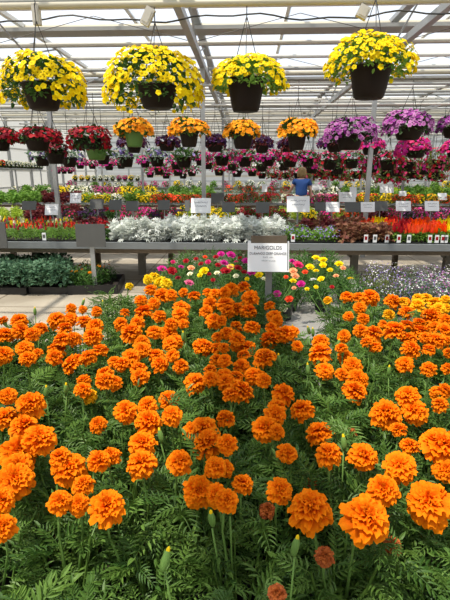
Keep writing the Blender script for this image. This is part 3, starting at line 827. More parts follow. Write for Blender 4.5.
for nm,ms in (('pink_petunia',('magenta','pink')),('magenta_petunia',('magenta','hotpink')),('violet_petunia',('violet','darkpurple')),('yellow_petunia',('yellow','lemon')),('white_petunia',('white','cream')),('red_petunia',('red','crimson')),('scarlet_impatiens',('scarlet','scarlet')),('amber_petunia',('amber','yellow'))):
    n_=len(ms)
    def flo(s,n_=n_): return bloom_mound(s*3+5,.15,.20,72,.023,LOWB,.0,.02,1.05,mats=n_)
    K(nm,FM('leaf_mid' if nm!='violet_petunia' else 'leaf_dark',.155,.2,150,.05,cz=.01,zlo=-.25),flo,ms)
def flo(s): return bloom_mound(s*3+5,.15,.20,45,.024,LOWB,.0,.02,1.05,mats=2)
K('mixed_petunia',FM('leaf_dark',.15,.2,130,.05,cz=.01),flo,('hotpink','crimson'))
NAMES={'snap_red':('snapdragon','pink-red snapdragon'),'snap_yellow':('snapdragon','pale yellow snapdragon'),'snap_scarlet':('snapdragon','red and pink snapdragon'),
'dusty':('dusty_miller','silvery white dusty miller'),'geranium_red':('geranium','red geranium'),'lobelia':('lobelia','lavender-flowered green plant'),
'coleus':('coleus','brown-red coleus'),'coleus_dark':('coleus','dark maroon coleus'),'celosia_red':('celosia','red feathery celosia'),'celosia_scarlet':('celosia','scarlet feathery celosia'),'celosia_orange':('celosia','orange feathery celosia'),'celosia_yellow':('celosia','yellow feathery celosia'),
'lime_plant':('potato_vine','lime green foliage plant'),'green_plant':('leafy_plant','bright green leafy plant'),'grey_plant':('leafy_plant','grey-green foliage plant'),'maroon_plant':('coleus','maroon foliage plant'),
'purple_petunia':('petunia','dark purple petunia'),'pink_petunia':('petunia','pink petunia'),'magenta_petunia':('petunia','magenta petunia'),'violet_petunia':('petunia','violet petunia'),'yellow_petunia':('petunia','yellow petunia'),'white_petunia':('petunia','white petunia'),'red_petunia':('petunia','red petunia'),'scarlet_impatiens':('impatiens','scarlet impatiens'),'amber_petunia':('petunia','amber petunia'),'mixed_petunia':('petunia','pink and crimson petunia')}
COUNT={}
def plant(key, x,y,z, where, s=1.0, group=None, order=None):
    nm,adj=NAMES[key]; k=(adj,where); COUNT[k]=COUNT.get(k,0)+1
    t=empty(nm,(x,y,z),R.uniform(0,6.28)); t.scale=(s*R.uniform(.92,1.08),)*3
    lb='%s, %s from left of its colour, %s'%(adj,ORD[COUNT[k]] if COUNT[k]<len(ORD) else 'last',where)
    tag(t,lb,'plant',group or '%ss %s'%(adj,where))
    for pn,me in KINDS[key][R.randrange(3)]: put(pn,me,t)
    return t
def pick(table,px,yn=0):
    for x1,keys in table:
        if px<x1: return keys[R.randrange(len(keys))] if isinstance(keys,tuple) else keys
    return None
# second bench: front tables
B2F=[(76,('snap_red','snap_yellow','snap_scarlet','snap_red')),(100,('snap_red','snap_scarlet')),(108,'geranium_red'),(284,'dusty'),(331,'lobelia'),(386,'coleus'),(414,('celosia_red','celosia_scarlet')),(442,('celosia_orange','celosia_scarlet')),(600,'celosia_yellow')]
B2B=[(76,('snap_red','snap_yellow','snap_scarlet')),(108,'coleus_dark'),(160,'grey_plant'),(186,'dusty'),(238,'dusty'),(284,'dusty'),(300,'grey_plant'),(345,('coleus','coleus_dark')),(362,('coleus','geranium_red')),(386,('celosia_scarlet','celosia_yellow')),(414,('celosia_red','celosia_scarlet')),(436,('celosia_orange','celosia_scarlet')),(600,('celosia_yellow','celosia_yellow','celosia_orange'))]
for ri,(Y,tab,nm) in enumerate(((6.17,B2F,'metal-edged bench front row'),(6.40,B2F,'metal-edged bench second row'),(6.68,B2B,'metal-edged bench third row'),(7.08,B2B,'metal-edged bench back row'))):
    x=xpx(-12,Y)
    while x<xpx(465,Y):
        px=proj((x,Y,.7))[0]
        k=pick(tab,px)
        if k: plant(k,x+R.uniform(-.02,.02),Y+R.uniform(-.02,.02),Z2+.05,nm)
        x+=.175
for rowi,Y in enumerate((6.28,6.86)):
    x=xpx(-20,Y); i=0
    while x<xpx(480,Y):
        i+=1; o=put('plant_tray',TRAY,loc=(x,Y,Z2+.001),scale=(1,1.55 if rowi==0 else 1.6,.9)); tag(o,'black tray on the metal-edged bench, %s from left, %s row'%(ORD[i],('front','back')[rowi]),'tray','black trays on the metal-edged bench'); x+=.56
# third bench
B3=[(27,'lime_plant'),(48,('purple_petunia','maroon_plant')),(76,('purple_petunia','maroon_plant','mixed_petunia')),(106,('maroon_plant','purple_petunia')),(118,('geranium_red','purple_petunia')),(136,('magenta_petunia','grey_plant')),(150,('magenta_petunia','pink_petunia')),(186,('mixed_petunia','purple_petunia','yellow_petunia')),(236,('yellow_petunia','lime_plant','yellow_petunia')),(284,('red_petunia','red_petunia','mixed_petunia')),(312,('yellow_petunia','lime_plant')),(335,('purple_petunia','magenta_petunia')),(362,('lime_plant','scarlet_impatiens')),(386,('violet_petunia','maroon_plant')),(398,('pink_petunia','magenta_petunia')),(436,('violet_petunia','maroon_plant','pink_petunia')),(600,('magenta_petunia','violet_petunia'))]
for ri,Y in enumerate((9.03,9.36,9.75,10.2)):
    x=xpx(-12,Y)
    while x<xpx(465,Y):
        px=proj((x,Y,.8))[0]; k=pick(B3,px)
        plant(k,x+R.uniform(-.03,.03),Y+R.uniform(-.03,.03),Z3,'%s row behind the signs'%(('front','second','third','back')[ri]),s=.9)
        x+=.27
B4=[(42,'green_plant'),(80,('maroon_plant','maroon_plant','purple_petunia')),(110,('lime_plant','yellow_petunia')),(122,('scarlet_impatiens','white_petunia')),(152,('yellow_petunia','yellow_petunia','green_plant')),(196,('scarlet_impatiens',)),(206,('scarlet_impatiens','mixed_petunia')),(222,'red_petunia'),(246,('red_petunia','scarlet_impatiens')),(290,('red_petunia','grey_plant')),(312,'magenta_petunia'),(324,('magenta_petunia','white_petunia')),(334,('pink_petunia','white_petunia')),(350,('red_petunia','magenta_petunia')),(400,('yellow_petunia','scarlet_impatiens')),(600,('amber_petunia','scarlet_impatiens'))]
B4B=[(42,'green_plant'),(80,'maroon_plant'),(110,('lime_plant','lime_plant','white_petunia')),(190,('yellow_petunia','yellow_petunia','green_plant')),(215,('green_plant','white_petunia')),(240,'grey_plant'),(285,('red_petunia','red_petunia','scarlet_impatiens')),(340,('white_petunia','magenta_petunia')),(352,'red_petunia'),(380,('yellow_petunia','amber_petunia')),(600,('yellow_petunia','green_plant','lime_plant'))]
for ri,(Y,tab) in enumerate(((12.99,B4),(13.45,B4),(14.1,B4B),(14.6,B4B))):
    x=xpx(-10,Y)
    while x<xpx(462,Y):
        px=proj((x,Y,.9))[0]; k=pick(tab,px)
        plant(k,x+R.uniform(-.04,.04),Y+R.uniform(-.04,.04),Z4,'%s row behind the person'%(('front','second','third','back')[ri]),s=1.12 if k!='green_plant' else .95)
        x+=.33
B5=[(50,('white_petunia','green_plant')),(90,('yellow_petunia','white_petunia')),(120,('white_petunia','pink_petunia')),(160,('yellow_petunia','grey_plant')),(220,('grey_plant','green_plant','white_petunia')),(290,('grey_plant','red_petunia','scarlet_impatiens','grey_plant')),(340,('white_petunia','grey_plant')),(380,('grey_plant','green_plant')),(600,('green_plant','green_plant','lime_plant'))]
for ri,Y in enumerate((17.4,18.1,18.7)):
    x=xpx(-8,Y)
    while x<xpx(458,Y):
        px=proj((x,Y,.9))[0]; k=pick(B5,px)
        if x<-8.85: x+=.45; continue
        plant(k,x,Y+R.uniform(-.05,.05),Z5,'%s row of pale far bench'%(('front','middle','back')[ri]),s=1.35 if k!='green_plant' else 1.0)
        x+=.45
B6=[(600,('white_petunia','pink_petunia','green_plant','grey_plant','yellow_petunia'))]
for ri,Y in enumerate((23.8,)):
    x=xpx(-8,Y)
    x=max(x,-8.8)
    while x<xpx(458,Y):
        k=pick(B6,100); plant(k,x,Y,Z6,'on the farthest bench',s=1.6 if k!='green_plant' else 1.1); x+=.6
# white plant tags at the front of the second bench
TAGM=MB(); TAGM.box((0,0,.03),(.05,.004,.10),m=0); TAGM.box((0,-.003,.035),(.032,.002,.045),m=1); 
for i,(px,w_) in enumerate(((44,'in front of the snapdragons'),(293,'beside the marigold sign, before the lavender flowers'),(366,'left of two before the brown-red coleus'),(375,'right of two before the brown-red coleus'),(387,'before the first red celosia'),(399,'lying lower, between red celosia tags'),(409,'with a red picture, before the red celosia'),(430,'before the orange celosia'),(437,'just right of the orange celosia tag'),(446,'at the right edge before the yellow celosia'),(443,'one of a touching pair before the yellow celosia'))):
    Y=6.045; x=xpx(px,Y,.68); o=TAGM.build('plant_tag',['sign_white','red' if i%3 else 'sign_grey'],loc=(x,Y,.645)); tag(o,'small white plant tag %s'%w_,'plant tag','plant tags along the metal-edged bench')

# ============================================================ FLOOR TRAYS
FT=tray_mesh(.53,.275,.09)
def floortray(px,Y,lb,rz=0,sc_=1.0,two=1.0):
    x=xpx(px,Y,.1); o=put('plant_tray',FT,loc=(x,Y,.001),rz=rz,scale=(sc_,two,1)); tag(o,lb,'tray','black trays on the floor'); return x
K('sedum',FM('leaf_sedum',.16,.21,750,.036,BROAD,cz=.06,zlo=-.1,inner=.55))
NAMES['sedum']=('stonecrop','grey-green leafy stonecrop')
floortray(12,5.75,'black tray of grey-green plants at the left edge',sc_=1.0,two=1.3); floortray(54,5.80,'black tray of grey-green plants right of the blank sign at the edge',two=1.3)
floortray(8,6.25,'black tray of grey-green plants farther under the bench, left one',two=1.3); floortray(48,6.3,'black tray of grey-green plants farther under the bench, right one',two=1.3)
for ri,(Y,pxs) in enumerate(((5.72,(-12,6,24,42,58)),(5.95,(-8,12,30,48,62)),(6.25,(-10,8,28,46,60)))):
    for px in pxs: plant('sedum',xpx(px,Y,.1),Y,.08,'floor tray row %s'%NUM[ri+1],s=1.28)
# open tray with sparse yellow-orange plants
p0=xpx(95,5.85,.1)
t=empty('plant_tray',(p0,5.95,.001),.12); tag(t,'half-empty black cell tray with sparse orange-flowered plants behind the grey sign','tray')
mb=MB()
for a_,b2 in (((0,-.32),(.62,.012)),((0,.32),(.62,.012))): mb.box((a_[0],a_[1],.06),(b2[0],b2[1],.12))
for sx in (-.31,.31): mb.box((sx,0,.06),(.012,.64,.12))
mb.box((0,0,.006),(.62,.64,.012)); mb.build('tray_shell','black_plastic',t)
for i in range(4):
    mb=MB(); mb.box((-.31+.124*(i+1),0,.05),(.006,.625,.09)); mb.build('divider','black_plastic',t)
mb=MB(); mb.box((0,0,.035),(.60,.62,.045)); mb.build('potting_soil','soil',t)
K('sparse',FM('leaf_mid',.13,.27,190,.075,NARROW,cz=.02,stems=7),BM(.10,.22,2,.024,T=ROSE,zlo=.5,cz=.04,k=1.0),('amber',))
NAMES['sparse']=('bedding_plant','sparse green plant with orange-yellow buds')
for i,(dx,dy) in enumerate(((-.22,-.2),(-.02,-.22),(-.2,.05),(.0,.05),(-.15,.24),(.08,.22),(-.25,.22))):
    plant('sparse',p0+dx,5.95+dy,.055,'half-empty floor tray')
# lobelia / alyssum patch at right
def flo3(s): return bloom_mound(s*3+5,.17,.27,90,.009,LOWB,-.05,.06,1.08,mats=3)
K('alyssum',FM('leaf_olive',.165,.27,420,.026,NARROW,cz=.06,zlo=-.15,inner=.45),flo3,('white','lavender','lavender'))
def flo4(s): return bloom_mound(s*3+6,.17,.27,95,.009,LOWB,-.05,.06,1.08,mats=3)
K('alyssum_purple',FM('leaf_grey',.165,.27,380,.026,NARROW,cz=.06,zlo=-.15,inner=.45),flo4,('lavender','violet','white'))
NAMES['alyssum']=('alyssum','plant with tiny white flowers'); NAMES['alyssum_purple']=('lobelia','plant with tiny violet flowers')
for ri,(Y,xs) in enumerate(((5.0,(384,402,420,438,456)),(5.25,(378,394,412,430,448)),(5.5,(374,390,408,426,446)),(5.78,(374,392,410,430,450)))):
    for j,px in enumerate(xs):
        plant('alyssum' if (px<400 or R.random()<.35) else 'alyssum_purple',xpx(px,Y,.1),Y,.09,'right floor row %s'%NUM[ri+1],s=1.0)
i=0
for Y in (5.06,5.62):
    for px in (388,428,468):
        i+=1; floortray(px,Y,'black tray under the tiny-flowered plants, %s of six'%ORD[i],two=1.6)

# ========================================================= HANGING BASKETS
def pot_mesh(r,h,mat,n=28):
    mb=MB(); mb.lathe([(0,0),(r*.62,0),(r*.70,.012*h/.25),(r*.74,.04*h/.25),(r*.80,h*.3),(r*.90,h*.7),(r*.97,h*.9),(r*1.0,h*.9),(r*1.02,h*.93),(r*1.02,h),(r*.96,h),(r*.93,h*.86),(0,h*.86)],n,m=0)
    return mb.mesh('pot',mat,True)
def hanger(mb, r, z_rim, z_top, n=3, th=.0035, hook=.30):
    zc=min(z_top-.02, z_rim+hook+r)
    for i in range(n):
        a=2*PI*i/n+.5; mb.tube([(r*math.cos(a),r*math.sin(a),z_rim-.01),(.004*math.cos(a),.004*math.sin(a),zc)],th,5,cap=False)
    mb.tube([(0,0,zc-.02),(0,0,z_top)],th*1.3,5,cap=False)
    mb.tube([(0,0,z_top-.02),(0,.02,z_top+.02),(0,0,z_top+.045),(0,-.02,z_top+.03)],th*1.3,5,cap=False)
BLK={'calibrachoa':('calibrachoa',)}
def basket(px, Y, py_rim, py_bot, pot_w, fx0, fx1, ftop, fbot, petals, leaf, label, group, ztop, potmat='pot_dark', nb=150, bs=.024, T=TRUMPET, seed=1, nl=420, indiv=0, throat=False, off=0, ls=.05):
    p=at(px,py_rim,Y=Y); pb=at(px,py_bot,Y=Y); D=-(CRT@(p-CAM)).z
    rp=pot_w*D/F/2; h=p.z-pb.z
    fl=at((fx0+fx1)/2,ftop,Y=Y); rx=(fx1-fx0)*D/F/2; cx=fl.x-p.x; top=fl.z-pb.z; low=at(px,fbot,Y=Y).z-pb.z
    t=empty('flower_basket',(p.x,Y,pb.z)); tag(t,label,'hanging basket',group)
    put('pot',pot_mesh(rp,h,potmat),t)
    mb=MB(); hanger(mb,rp*.98,h,ztop-pb.z); mb.build('wire_hanger','wire',t)
    cz=h*.75; rz=max(.06,top-cz-bs*.5)
    zlo=-max(0.0,min(.95,(cz-low)/rz)) 
    rr=rx-bs*.6
    mb=foliage_mound(seed,rr*.88,rz*.86,nl,ls,OVAL,zlo=zlo*1.0,cz=cz,inner=.72)
    # loose leaves kept outside the pot
    mb.build('foliage',leaf,t,loc=(cx,0,0))
    r=random.Random(seed*31); lf=lumps(seed)
    pts=[]
    for i in range(nb):
        q,nn=shell_pt(r,rr,rz,zlo*.95,.90); q=q*lf(q/np.linalg.norm(q))*1.0
        if q[1]<0 and abs(q[0]+cx)<rp*1.15 and q[2]+cz<h-.02 and r.random()<.93: continue
        pts.append((q,nn))
    mats=list(petals); 
    if indiv:
        pts.sort(key=lambda a:(a[0][1]-a[0][2]*.6))   # those that face the aisle first
    mb=MB()
    for i,(q,nn) in enumerate(pts):
        d=Vector(nn+np.array((r.gauss(0,.3),r.gauss(0,.3)-.15,.25+r.gauss(0,.2)))).normalized(); s_=bs*r.uniform(.8,1.15)
        pos=q+np.array((cx,0,cz))
        if i<indiv:
            o=put('bloom',BLOOMS[mats[0]],t); o.location=pos.tolist(); o.rotation_mode='QUATERNION'; o.rotation_quaternion=Vector((0,0,1)).rotation_difference(d)@Quaternion((0,0,1),r.uniform(0,6)); o.scale=(s_,)*3
        else: mb.inst(T,pos,d,s_,r.uniform(0,6),r.random(),m=r.randrange(len(mats)))
    if mb.n:
        o=mb.build('blossoms',mats,t,smooth=T is TRUMPET)
        if indiv: o['kind']='stuff'
    return t
# yellow bloom with a dark throat
mb=MB(); mb.add(TRUMPET[0],TRUMPET[1],u=TRUMPET[2],w=.5,m=0)
V=TRUMPET[0].copy()*np.array((.17,.17,.1)); V[:,2]+=-.045; mb.add(V,TRUMPET[1],m=1)
BLOOMS={'yellow':mb.mesh('bloom',['yellow','throat'],True)}
G1='yellow calibrachoa baskets hanging in the nearest row'
basket(42,4.15,84,110,40,-4,87,47,106,('yellow',),'leaf_mid','leftmost yellow-flowered basket of the nearest row, trailing over its dark pot',G1,ZP1,nb=620,indiv=100,seed=2,nl=900)
basket(157,4.2,86,109,41,97,206,38,108,('yellow',),'leaf_mid','largest, tallest yellow-flowered basket, second from left in the nearest row',G1,ZP1,nb=800,indiv=100,seed=3,nl=1100)
basket(246,4.2,79,112,38,205,292,51,90,('yellow',),'leaf_bright','neat domed yellow-flowered basket in a deep dark pot, third from left in front',G1,ZP1,nb=520,indiv=100,seed=4,nl=700)
basket(371,4.1,66,99,42,323,420,29,76,('yellow',),'leaf_bright','yellow-flowered basket at the right of the nearest row, hanging highest in a dark pot',G1,ZP1,nb=560,indiv=100,seed=5,nl=800)
# second row
Y2=7.0; Z2P=2.66
pipe(Y2,Z2P,.02,'grey_pipe')
G2='baskets hanging in the second row'
def b2(px,rim,bot,pw,x0,x1,ft,fb,pet,leaf,lb,pm='pot_dark',seed=1,Y=Y2,nb=300,bs=.031,T=TRUMPET,g=G2,zt=Z2P,nl=300):
    return basket(px,Y,rim,bot,pw,x0,x1,ft,fb,pet,leaf,lb,g,zt,potmat=pm,nb=nb,bs=bs,T=T,seed=seed,nl=nl,ls=.07)
b2(-2,138,151,24,-28,22,124,143,('red','crimson'),'leaf_dark','dark red basket cut by the left edge in the second row',seed=11)
b2(37,136,151,26,16,62,124,143,('red','crimson'),'leaf_dark','dark red petunia basket, second row, directly left of the left steel post',seed=12,nb=340)
b2(55,150,164,20,42,68,138,156,('crimson','crimson'),'leaf_dark','lower dark red basket trailing beside the left steel post',seed=13,Y=7.8,nb=70,nl=160)
b2(90,137,149,26,65,112,123,150,('red','crimson'),'leaf_dark','dark red basket with a trailing right side, left of the green pot with orange flowers',seed=14,nb=340)
b2(96,147,160,22,84,112,142,154,('crimson','darkpurple'),'leaf_mid','green-potted basket hanging below the trailing dark red basket','pot_green',seed=15,Y=7.9,nb=30,nl=120)
b2(134,131,147,20,111,156,115,134,('amber','amber'),'leaf_mid','orange-flowered basket in a bright green pot','pot_green',seed=16)
b2(189,131,147,20,166,213,115,134,('amber','amber'),'leaf_mid','orange-flowered basket in a black pot left of the middle steel post',seed=17)
b2(243,132,149,22,220,265,116,135,('amber','amber'),'leaf_mid','orange-flowered basket right of the middle post, under the third yellow basket',seed=18)
b2(297,132,150,20,274,321,115,136,('amber','amber'),'leaf_mid','rightmost orange-flowered basket, next to the big violet one',seed=19)
b2(350,133,150,28,320,381,113,143,('violet','violet','violet_vein'),'leaf_dark','pale violet petunia basket left of the right steel post',seed=20,nb=420)
b2(409,127,140,30,381,439,106,134,('violet','violet_vein','violet'),'leaf_dark','purple petunia basket with the tallest mound, right of the right steel post',seed=21,nb=420)
b2(455,126,138,24,437,476,113,131,('violet','violet_vein'),'leaf_dark','purple petunia basket cut by the right edge of the photo',seed=22)
# third row: dark purple and magenta
Y3=8.7; Z3P=2.62
pipe(Y3,Z3P,.018,'white_pipe')
G3='baskets hanging in the third row'
def b3(px,rim,bot,pw,x0,x1,ft,fb,pet,leaf,lb,seed=1,pm='pot_dark',nb=170,Y=Y3):
    return b2(px,rim,bot,pw,x0,x1,ft,fb,pet,leaf,lb,pm,seed,Y,nb,.03,LOWB if False else TRUMPET,G3,Z3P,150)
b3(134,144,153,15,114,150,133,146,('darkpurple',),'leaf_maroon','dark purple basket hanging behind the bright green pot',31)
b3(167,142,151,18,153,182,133,147,('darkpurple',),'leaf_maroon','near-black purple basket between the two left orange baskets',32)
b3(215,142,152,18,200,229,131,147,('darkpurple',),'leaf_maroon','near-black purple basket behind the middle steel post',33)
b3(262,143,153,15,248,276,133,148,('darkpurple',),'leaf_maroon','dark purple basket right behind the orange basket under the third yellow one',34)
b3(288,144,152,14,276,302,137,149,('darkpurple',),'leaf_maroon','dark purple basket behind the rightmost orange basket',35)
b3(335,143,152,17,316,352,132,148,('darkpurple','violet_vein'),'leaf_maroon','dark purple basket peeping out under the pale violet basket',36)
b3(371,146,155,18,353,388,134,149,('magenta','hotpink'),'leaf_dark','magenta petunia basket crossing the right steel post',37,nb=260)
b3(416,149,158,20,394,433,134,156,('magenta','hotpink'),'leaf_dark','large magenta petunia basket under the tall purple one',38,nb=420)
b3(456,149,158,18,440,474,136,152,('magenta','hotpink'),'leaf_dark','magenta petunia basket at the right edge of the photo',39,nb=300)
# farther rows: shared basket kinds
def bkind(key, petals, leaf, nb, rx=.30, rz=.22, zlo=-.2, pm='pot_dark', bs=.035, nl=120):
    out=[]
    for s in range(2):
        f=foliage_mound(s*9+nb,rx*.9,rz*.9,nl,.075,OVAL,zlo,.16,.6).mesh('foliage',leaf)
        b_=None
        if nb:
            r=random.Random(s+nb); mb=MB(); lf=lumps(s)
            for i in range(nb):
                q,nn=shell_pt(r,rx,rz,zlo,.93); q=q*lf(q/np.linalg.norm(q))
                mb.inst(LOWB,q+np.array((0,0,.16)),nn+np.array((r.gauss(0,.3),r.gauss(0,.3),.25)),bs*r.uniform(.8,1.2),r.uniform(0,6),r.random(),m=r.randrange(len(petals)))
            b_=mb.mesh('blossoms',list(petals))
        out.append((f,b_,pot_mesh(.15,.19,pm,16)))
    return out
BK={'mauve':bkind('m',('darkpurple','lavender'),'leaf_grey',35),'magenta':bkind('g',('magenta','hotpink'),'leaf_dark',75),'rose':bkind('r',('hotpink','magenta','red'),'leaf_mid',60),
'green':bkind('n',('lavender',),'leaf_mid',8,nl=170),'pinkwhite':bkind('w',('pink','white'),'leaf_mid',60),'red':bkind('d',('red','crimson','hotpink'),'leaf_dark',65),'trail':bkind('t',('hotpink','crimson','red'),'leaf_olive',85,rx=.32,rz=.30,zlo=-.75,nl=190),'crimson':bkind('c',('crimson','magenta'),'leaf_dark',70,zlo=-.4)}
BNAME={'mauve':'dusky purple and grey-leaved','magenta':'magenta','rose':'rose pink','green':'mostly green, sparsely flowering','pinkwhite':'pale pink and white','red':'deep red','trail':'trailing pink and green','crimson':'crimson'}
BC={}
def fb(kind_, px, py_rim, Y, s, zt, where):
    s*=1.12
    p=at(px,py_rim,Y=Y); z=p.z-.19*s
    BC[(kind_,where)]=BC.get((kind_,where),0)+1
    t=empty('flower_basket',(p.x,Y,z)); t.scale=(s,s,s)
    tag(t,'%s basket, %s from left of its colour, %s hanging row'%(BNAME[kind_],ORD[BC[(kind_,where)]],where),'hanging basket','baskets of the %s hanging row'%where)
    f,b_,pt=BK[kind_][R.randrange(2)]
    put('pot',pt,t); rz=R.uniform(0,6.28); put('foliage',f,t,rz=rz)
    if b_: put('blossoms',b_,t,rz=rz)
    mb=MB(); hanger(mb,.147,.19,(zt-z)/s,3,.004,.25); mb.build('wire_hanger','wire',t)
def frow(Y, zt, items, where, mt='grey_pipe'):
    pipe(Y,zt,.018,mt)
    for k,px,py,s in items: fb(k,px,py,Y,s,zt,where)
frow(10.4,2.75,[('mauve',42,156,1.0),('mauve',69,157,1.0),('green',103,155,.9),('mauve',126,157,1.0),('mauve',157,157,.95),('green',184,157,1.05),('magenta',201,158,.75),('magenta',222,156,.95),('rose',245,157,.95),('magenta',268,157,.9),('red',290,157,1.0),('rose',308,158,.85),('red',330,160,.95),('rose',352,159,.9),('red',388,160,1.0),('trail',408,162,.9),('trail',440,160,.9)],'fourth')
frow(12.6,2.8,[('magenta',80,163,.7),('magenta',92,164,.6),('magenta',109,164,.75),('magenta',121,163,.7),('magenta',145,161,.8),('magenta',176,162,.9),('rose',208,163,.75),('rose',232,164,.8),('pinkwhite',262,164,.9),('pinkwhite',284,163,.9),('rose',312,165,1.0),('red',338,166,1.0),('crimson',372,163,1.1),('red',398,167,1.1),('crimson',425,166,1.0),('pinkwhite',446,163,.9)],'fifth','white_pipe')
frow(15.0,2.85,[('magenta',58,170,.55),('magenta',64,170,.55),('magenta',70,170,.55),('rose',159,168,1.0),('rose',178,169,1.0),('pinkwhite',192,170,.9),('rose',219,169,.95),('pinkwhite',237,170,1.0),('rose',252,170,.9),('trail',318,170,1.1),('trail',335,171,1.1),('trail',357,171,1.1),('trail',388,171,1.3),('trail',412,171,1.1),('trail',433,171,1.2)],'sixth')
frow(18.5,2.85,[('rose',150,172,1.0),('rose',166,173,1.0),('pinkwhite',183,173,1.0),('red',262,173,1.0),('trail',274,173,1.0),('trail',286,173,1.0),('red',298,173,1.0),('trail',311,174,1.0),('red',324,174,1.0),('trail',345,174,1.0),('red',368,174,1.0),('trail',382,175,1.1),('trail',400,175,1.1),('red',420,174,1.0),('trail',440,174,1.0)],'seventh','white_pipe')
# planters on a rail along the left side: white, then yellow and pink ones
def railrow(items, x0,y0,x1,y1,z, lb):
    n=len(items)
    mb=MB(); mb.tube([(x0,y0,z-.03),(x1,y1,z-.03)],.03,6); 
    for u in ((.02,.38,.95) if abs(y1-y0)>2 else (.02,.5,.98)): mb.tube([(x0+(x1-x0)*u,y0+(y1-y0)*u,z-.03),(x0+(x1-x0)*u,y0+(y1-y0)*u,0)],.03,6)
    r_=mb.build('planter_rail','steel'); tag(r_,'steel rail on legs carrying %s'%lb,'rail')
    for i,k in enumerate(items):
        u=(i+.5)/n; x=x0+(x1-x0)*u; y=y0+(y1-y0)*u
        t=empty('rail_planter',(x,y,z)); t.scale=(.9,.9,.9)
        tag(t,'%s planter, %s from near end of %s'%(KN[k],ORD[i+1],lb),'planter',lb)
        put('pot',pot_mesh(.12,.15,'pot_dark',14),t)
        for pn,me in KINDS[k][i%3]: o=put(pn,me,t,loc=(0,0,.06)); 
KN={'white_petunia':'white-flowered','amber_petunia':'orange-yellow','yellow_petunia':'yellow-flowered','pink_petunia':'pink-flowered','scarlet_impatiens':'red-orange','magenta_petunia':'magenta-flowered'}
zr=1.5+ .12
a=at(-12,165,Y=13.0); b_=at(42,168.5,Y=21.0)
railrow(['scarlet_impatiens','amber_petunia','scarlet_impatiens','white_petunia','white_petunia','white_petunia','white_petunia','white_petunia','white_petunia','white_petunia','white_petunia','white_petunia','white_petunia','white_petunia','white_petunia'],a.x,13.0,b_.x,21.0,1.62,'the white-flowered rail at far left')
a=at(73,178,Y=21.5); b_=at(140,178.5,Y=21.5)
railrow(['yellow_petunia','amber_petunia','yellow_petunia','white_petunia','white_petunia','white_petunia','white_petunia','pink_petunia','magenta_petunia','yellow_petunia','white_petunia'],a.x,21.4,b_.x,21.6,1.12,'the low rail before the left end wall')

# boxes clipped over the nearest pipe and the drip line
for (x0,x1,y0,y1,rz,lb) in ((31,39,5,22,0,'pale plastic box on the pipe above the leftmost yellow basket'),(142,152,8,23,.5,'tilted pale plastic box on the pipe above the second yellow basket'),(358,370,6,16,.45,'tilted pale plastic box on the pipe above the rightmost yellow basket')):
    p=at((x0+x1)/2,(y0+y1)/2,Y=YROW1-.03); w=(x1-x0)*YROW1/F; h=(y1-y0)*YROW1/F
    t=empty('irrigation_box',(p.x,YROW1,p.z)); tag(t,lb,'irrigation box')
    mb=MB(); mb.box((0,0,0),(w*.8,.05,h),rot=(0,rz,0)); mb.box((0,-.027,0),(w*.5,.006,h*.7),rot=(0,rz,0)); mb.build('housing','box_white',t)
    mb=MB(); mb.tube([(0,0,h*.4),(0,0,ZP1-p.z+.02)],.008,6); mb.build('clip','wire',t)
mb=MB(); pts=[]
for i in range(60):
    x=-3.2+i*.11; pts.append((x,YROW1+.05,2.71+.022*math.sin(i*.5)+.012*math.sin(i*1.3)))
mb.tube(pts,.007,5); o=mb.build('drip_line','rubber'); tag(o,'thin black irrigation hose sagging along the nearest overhead pipe','hose')

# ================================================================== PERSON
def skin_obj(name, J, E, mat, parent, sub=2, root=0):
    me=bpy.data.meshes.new(name); me.from_pydata([j[:3] for j in J],E,[]); me.materials.append(M[mat])
    o=bpy.data.objects.new(name,me); COL.objects.link(o); o.parent=parent
    md=o.modifiers.new('skin','SKIN'); 
    for i,j in enumerate(J):
        rr_=j[3] if isinstance(j[3],tuple) else (j[3],j[3])
        me.skin_vertices[0].data[i].radius=rr_; me.skin_vertices[0].data[i].use_root=(i==root)
    md.use_smooth_shade=True
    s=o.modifiers.new('sub','SUBSURF'); s.levels=sub; s.render_levels=sub
    return o
pc=at(301.5,190,Y=11.7)
t=empty('person',(pc.x,11.7,0)); tag(t,'person with blond hair in a blue t-shirt seen from behind, working at a bench','person')
# body: one continuous figure facing away (+Y), 1.60 m, leaning a little forward
J=[(0,0,.86,(.15,.11)),(0,.0,1.0,(.135,.10)),(0,.03,1.16,(.14,.10)),(0,.06,1.28,(.15,.09)),(0,.07,1.345,(.06,.055)),(0,.095,1.40,(.05,.05)),(0,.115,1.46,(.072,.085)),(0,.115,1.53,(.07,.082)),
(-.16,.05,1.285,.058),(-.225,.06,1.13,.044),(-.27,.20,1.02,.036),(-.34,.36,.99,.026),
(.16,.05,1.285,.058),(.225,.04,1.06,.044),(.235,.13,.90,.034),(.21,.27,.86,.025),
(-.09,0,.80,.095),(-.10,.02,.47,.06),(-.10,-.01,.10,.042),(-.10,.12,.04,.038),
(.09,0,.80,.095),(.10,.02,.47,.06),(.10,-.01,.10,.042),(.10,.12,.04,.038)]
E=[(0,1),(1,2),(2,3),(3,4),(4,5),(5,6),(6,7),(3,8),(8,9),(9,10),(10,11),(3,12),(12,13),(13,14),(14,15),(0,16),(16,17),(17,18),(18,19),(0,20),(20,21),(21,22),(22,23)]
skin_obj('body',J,E,'skin',t)
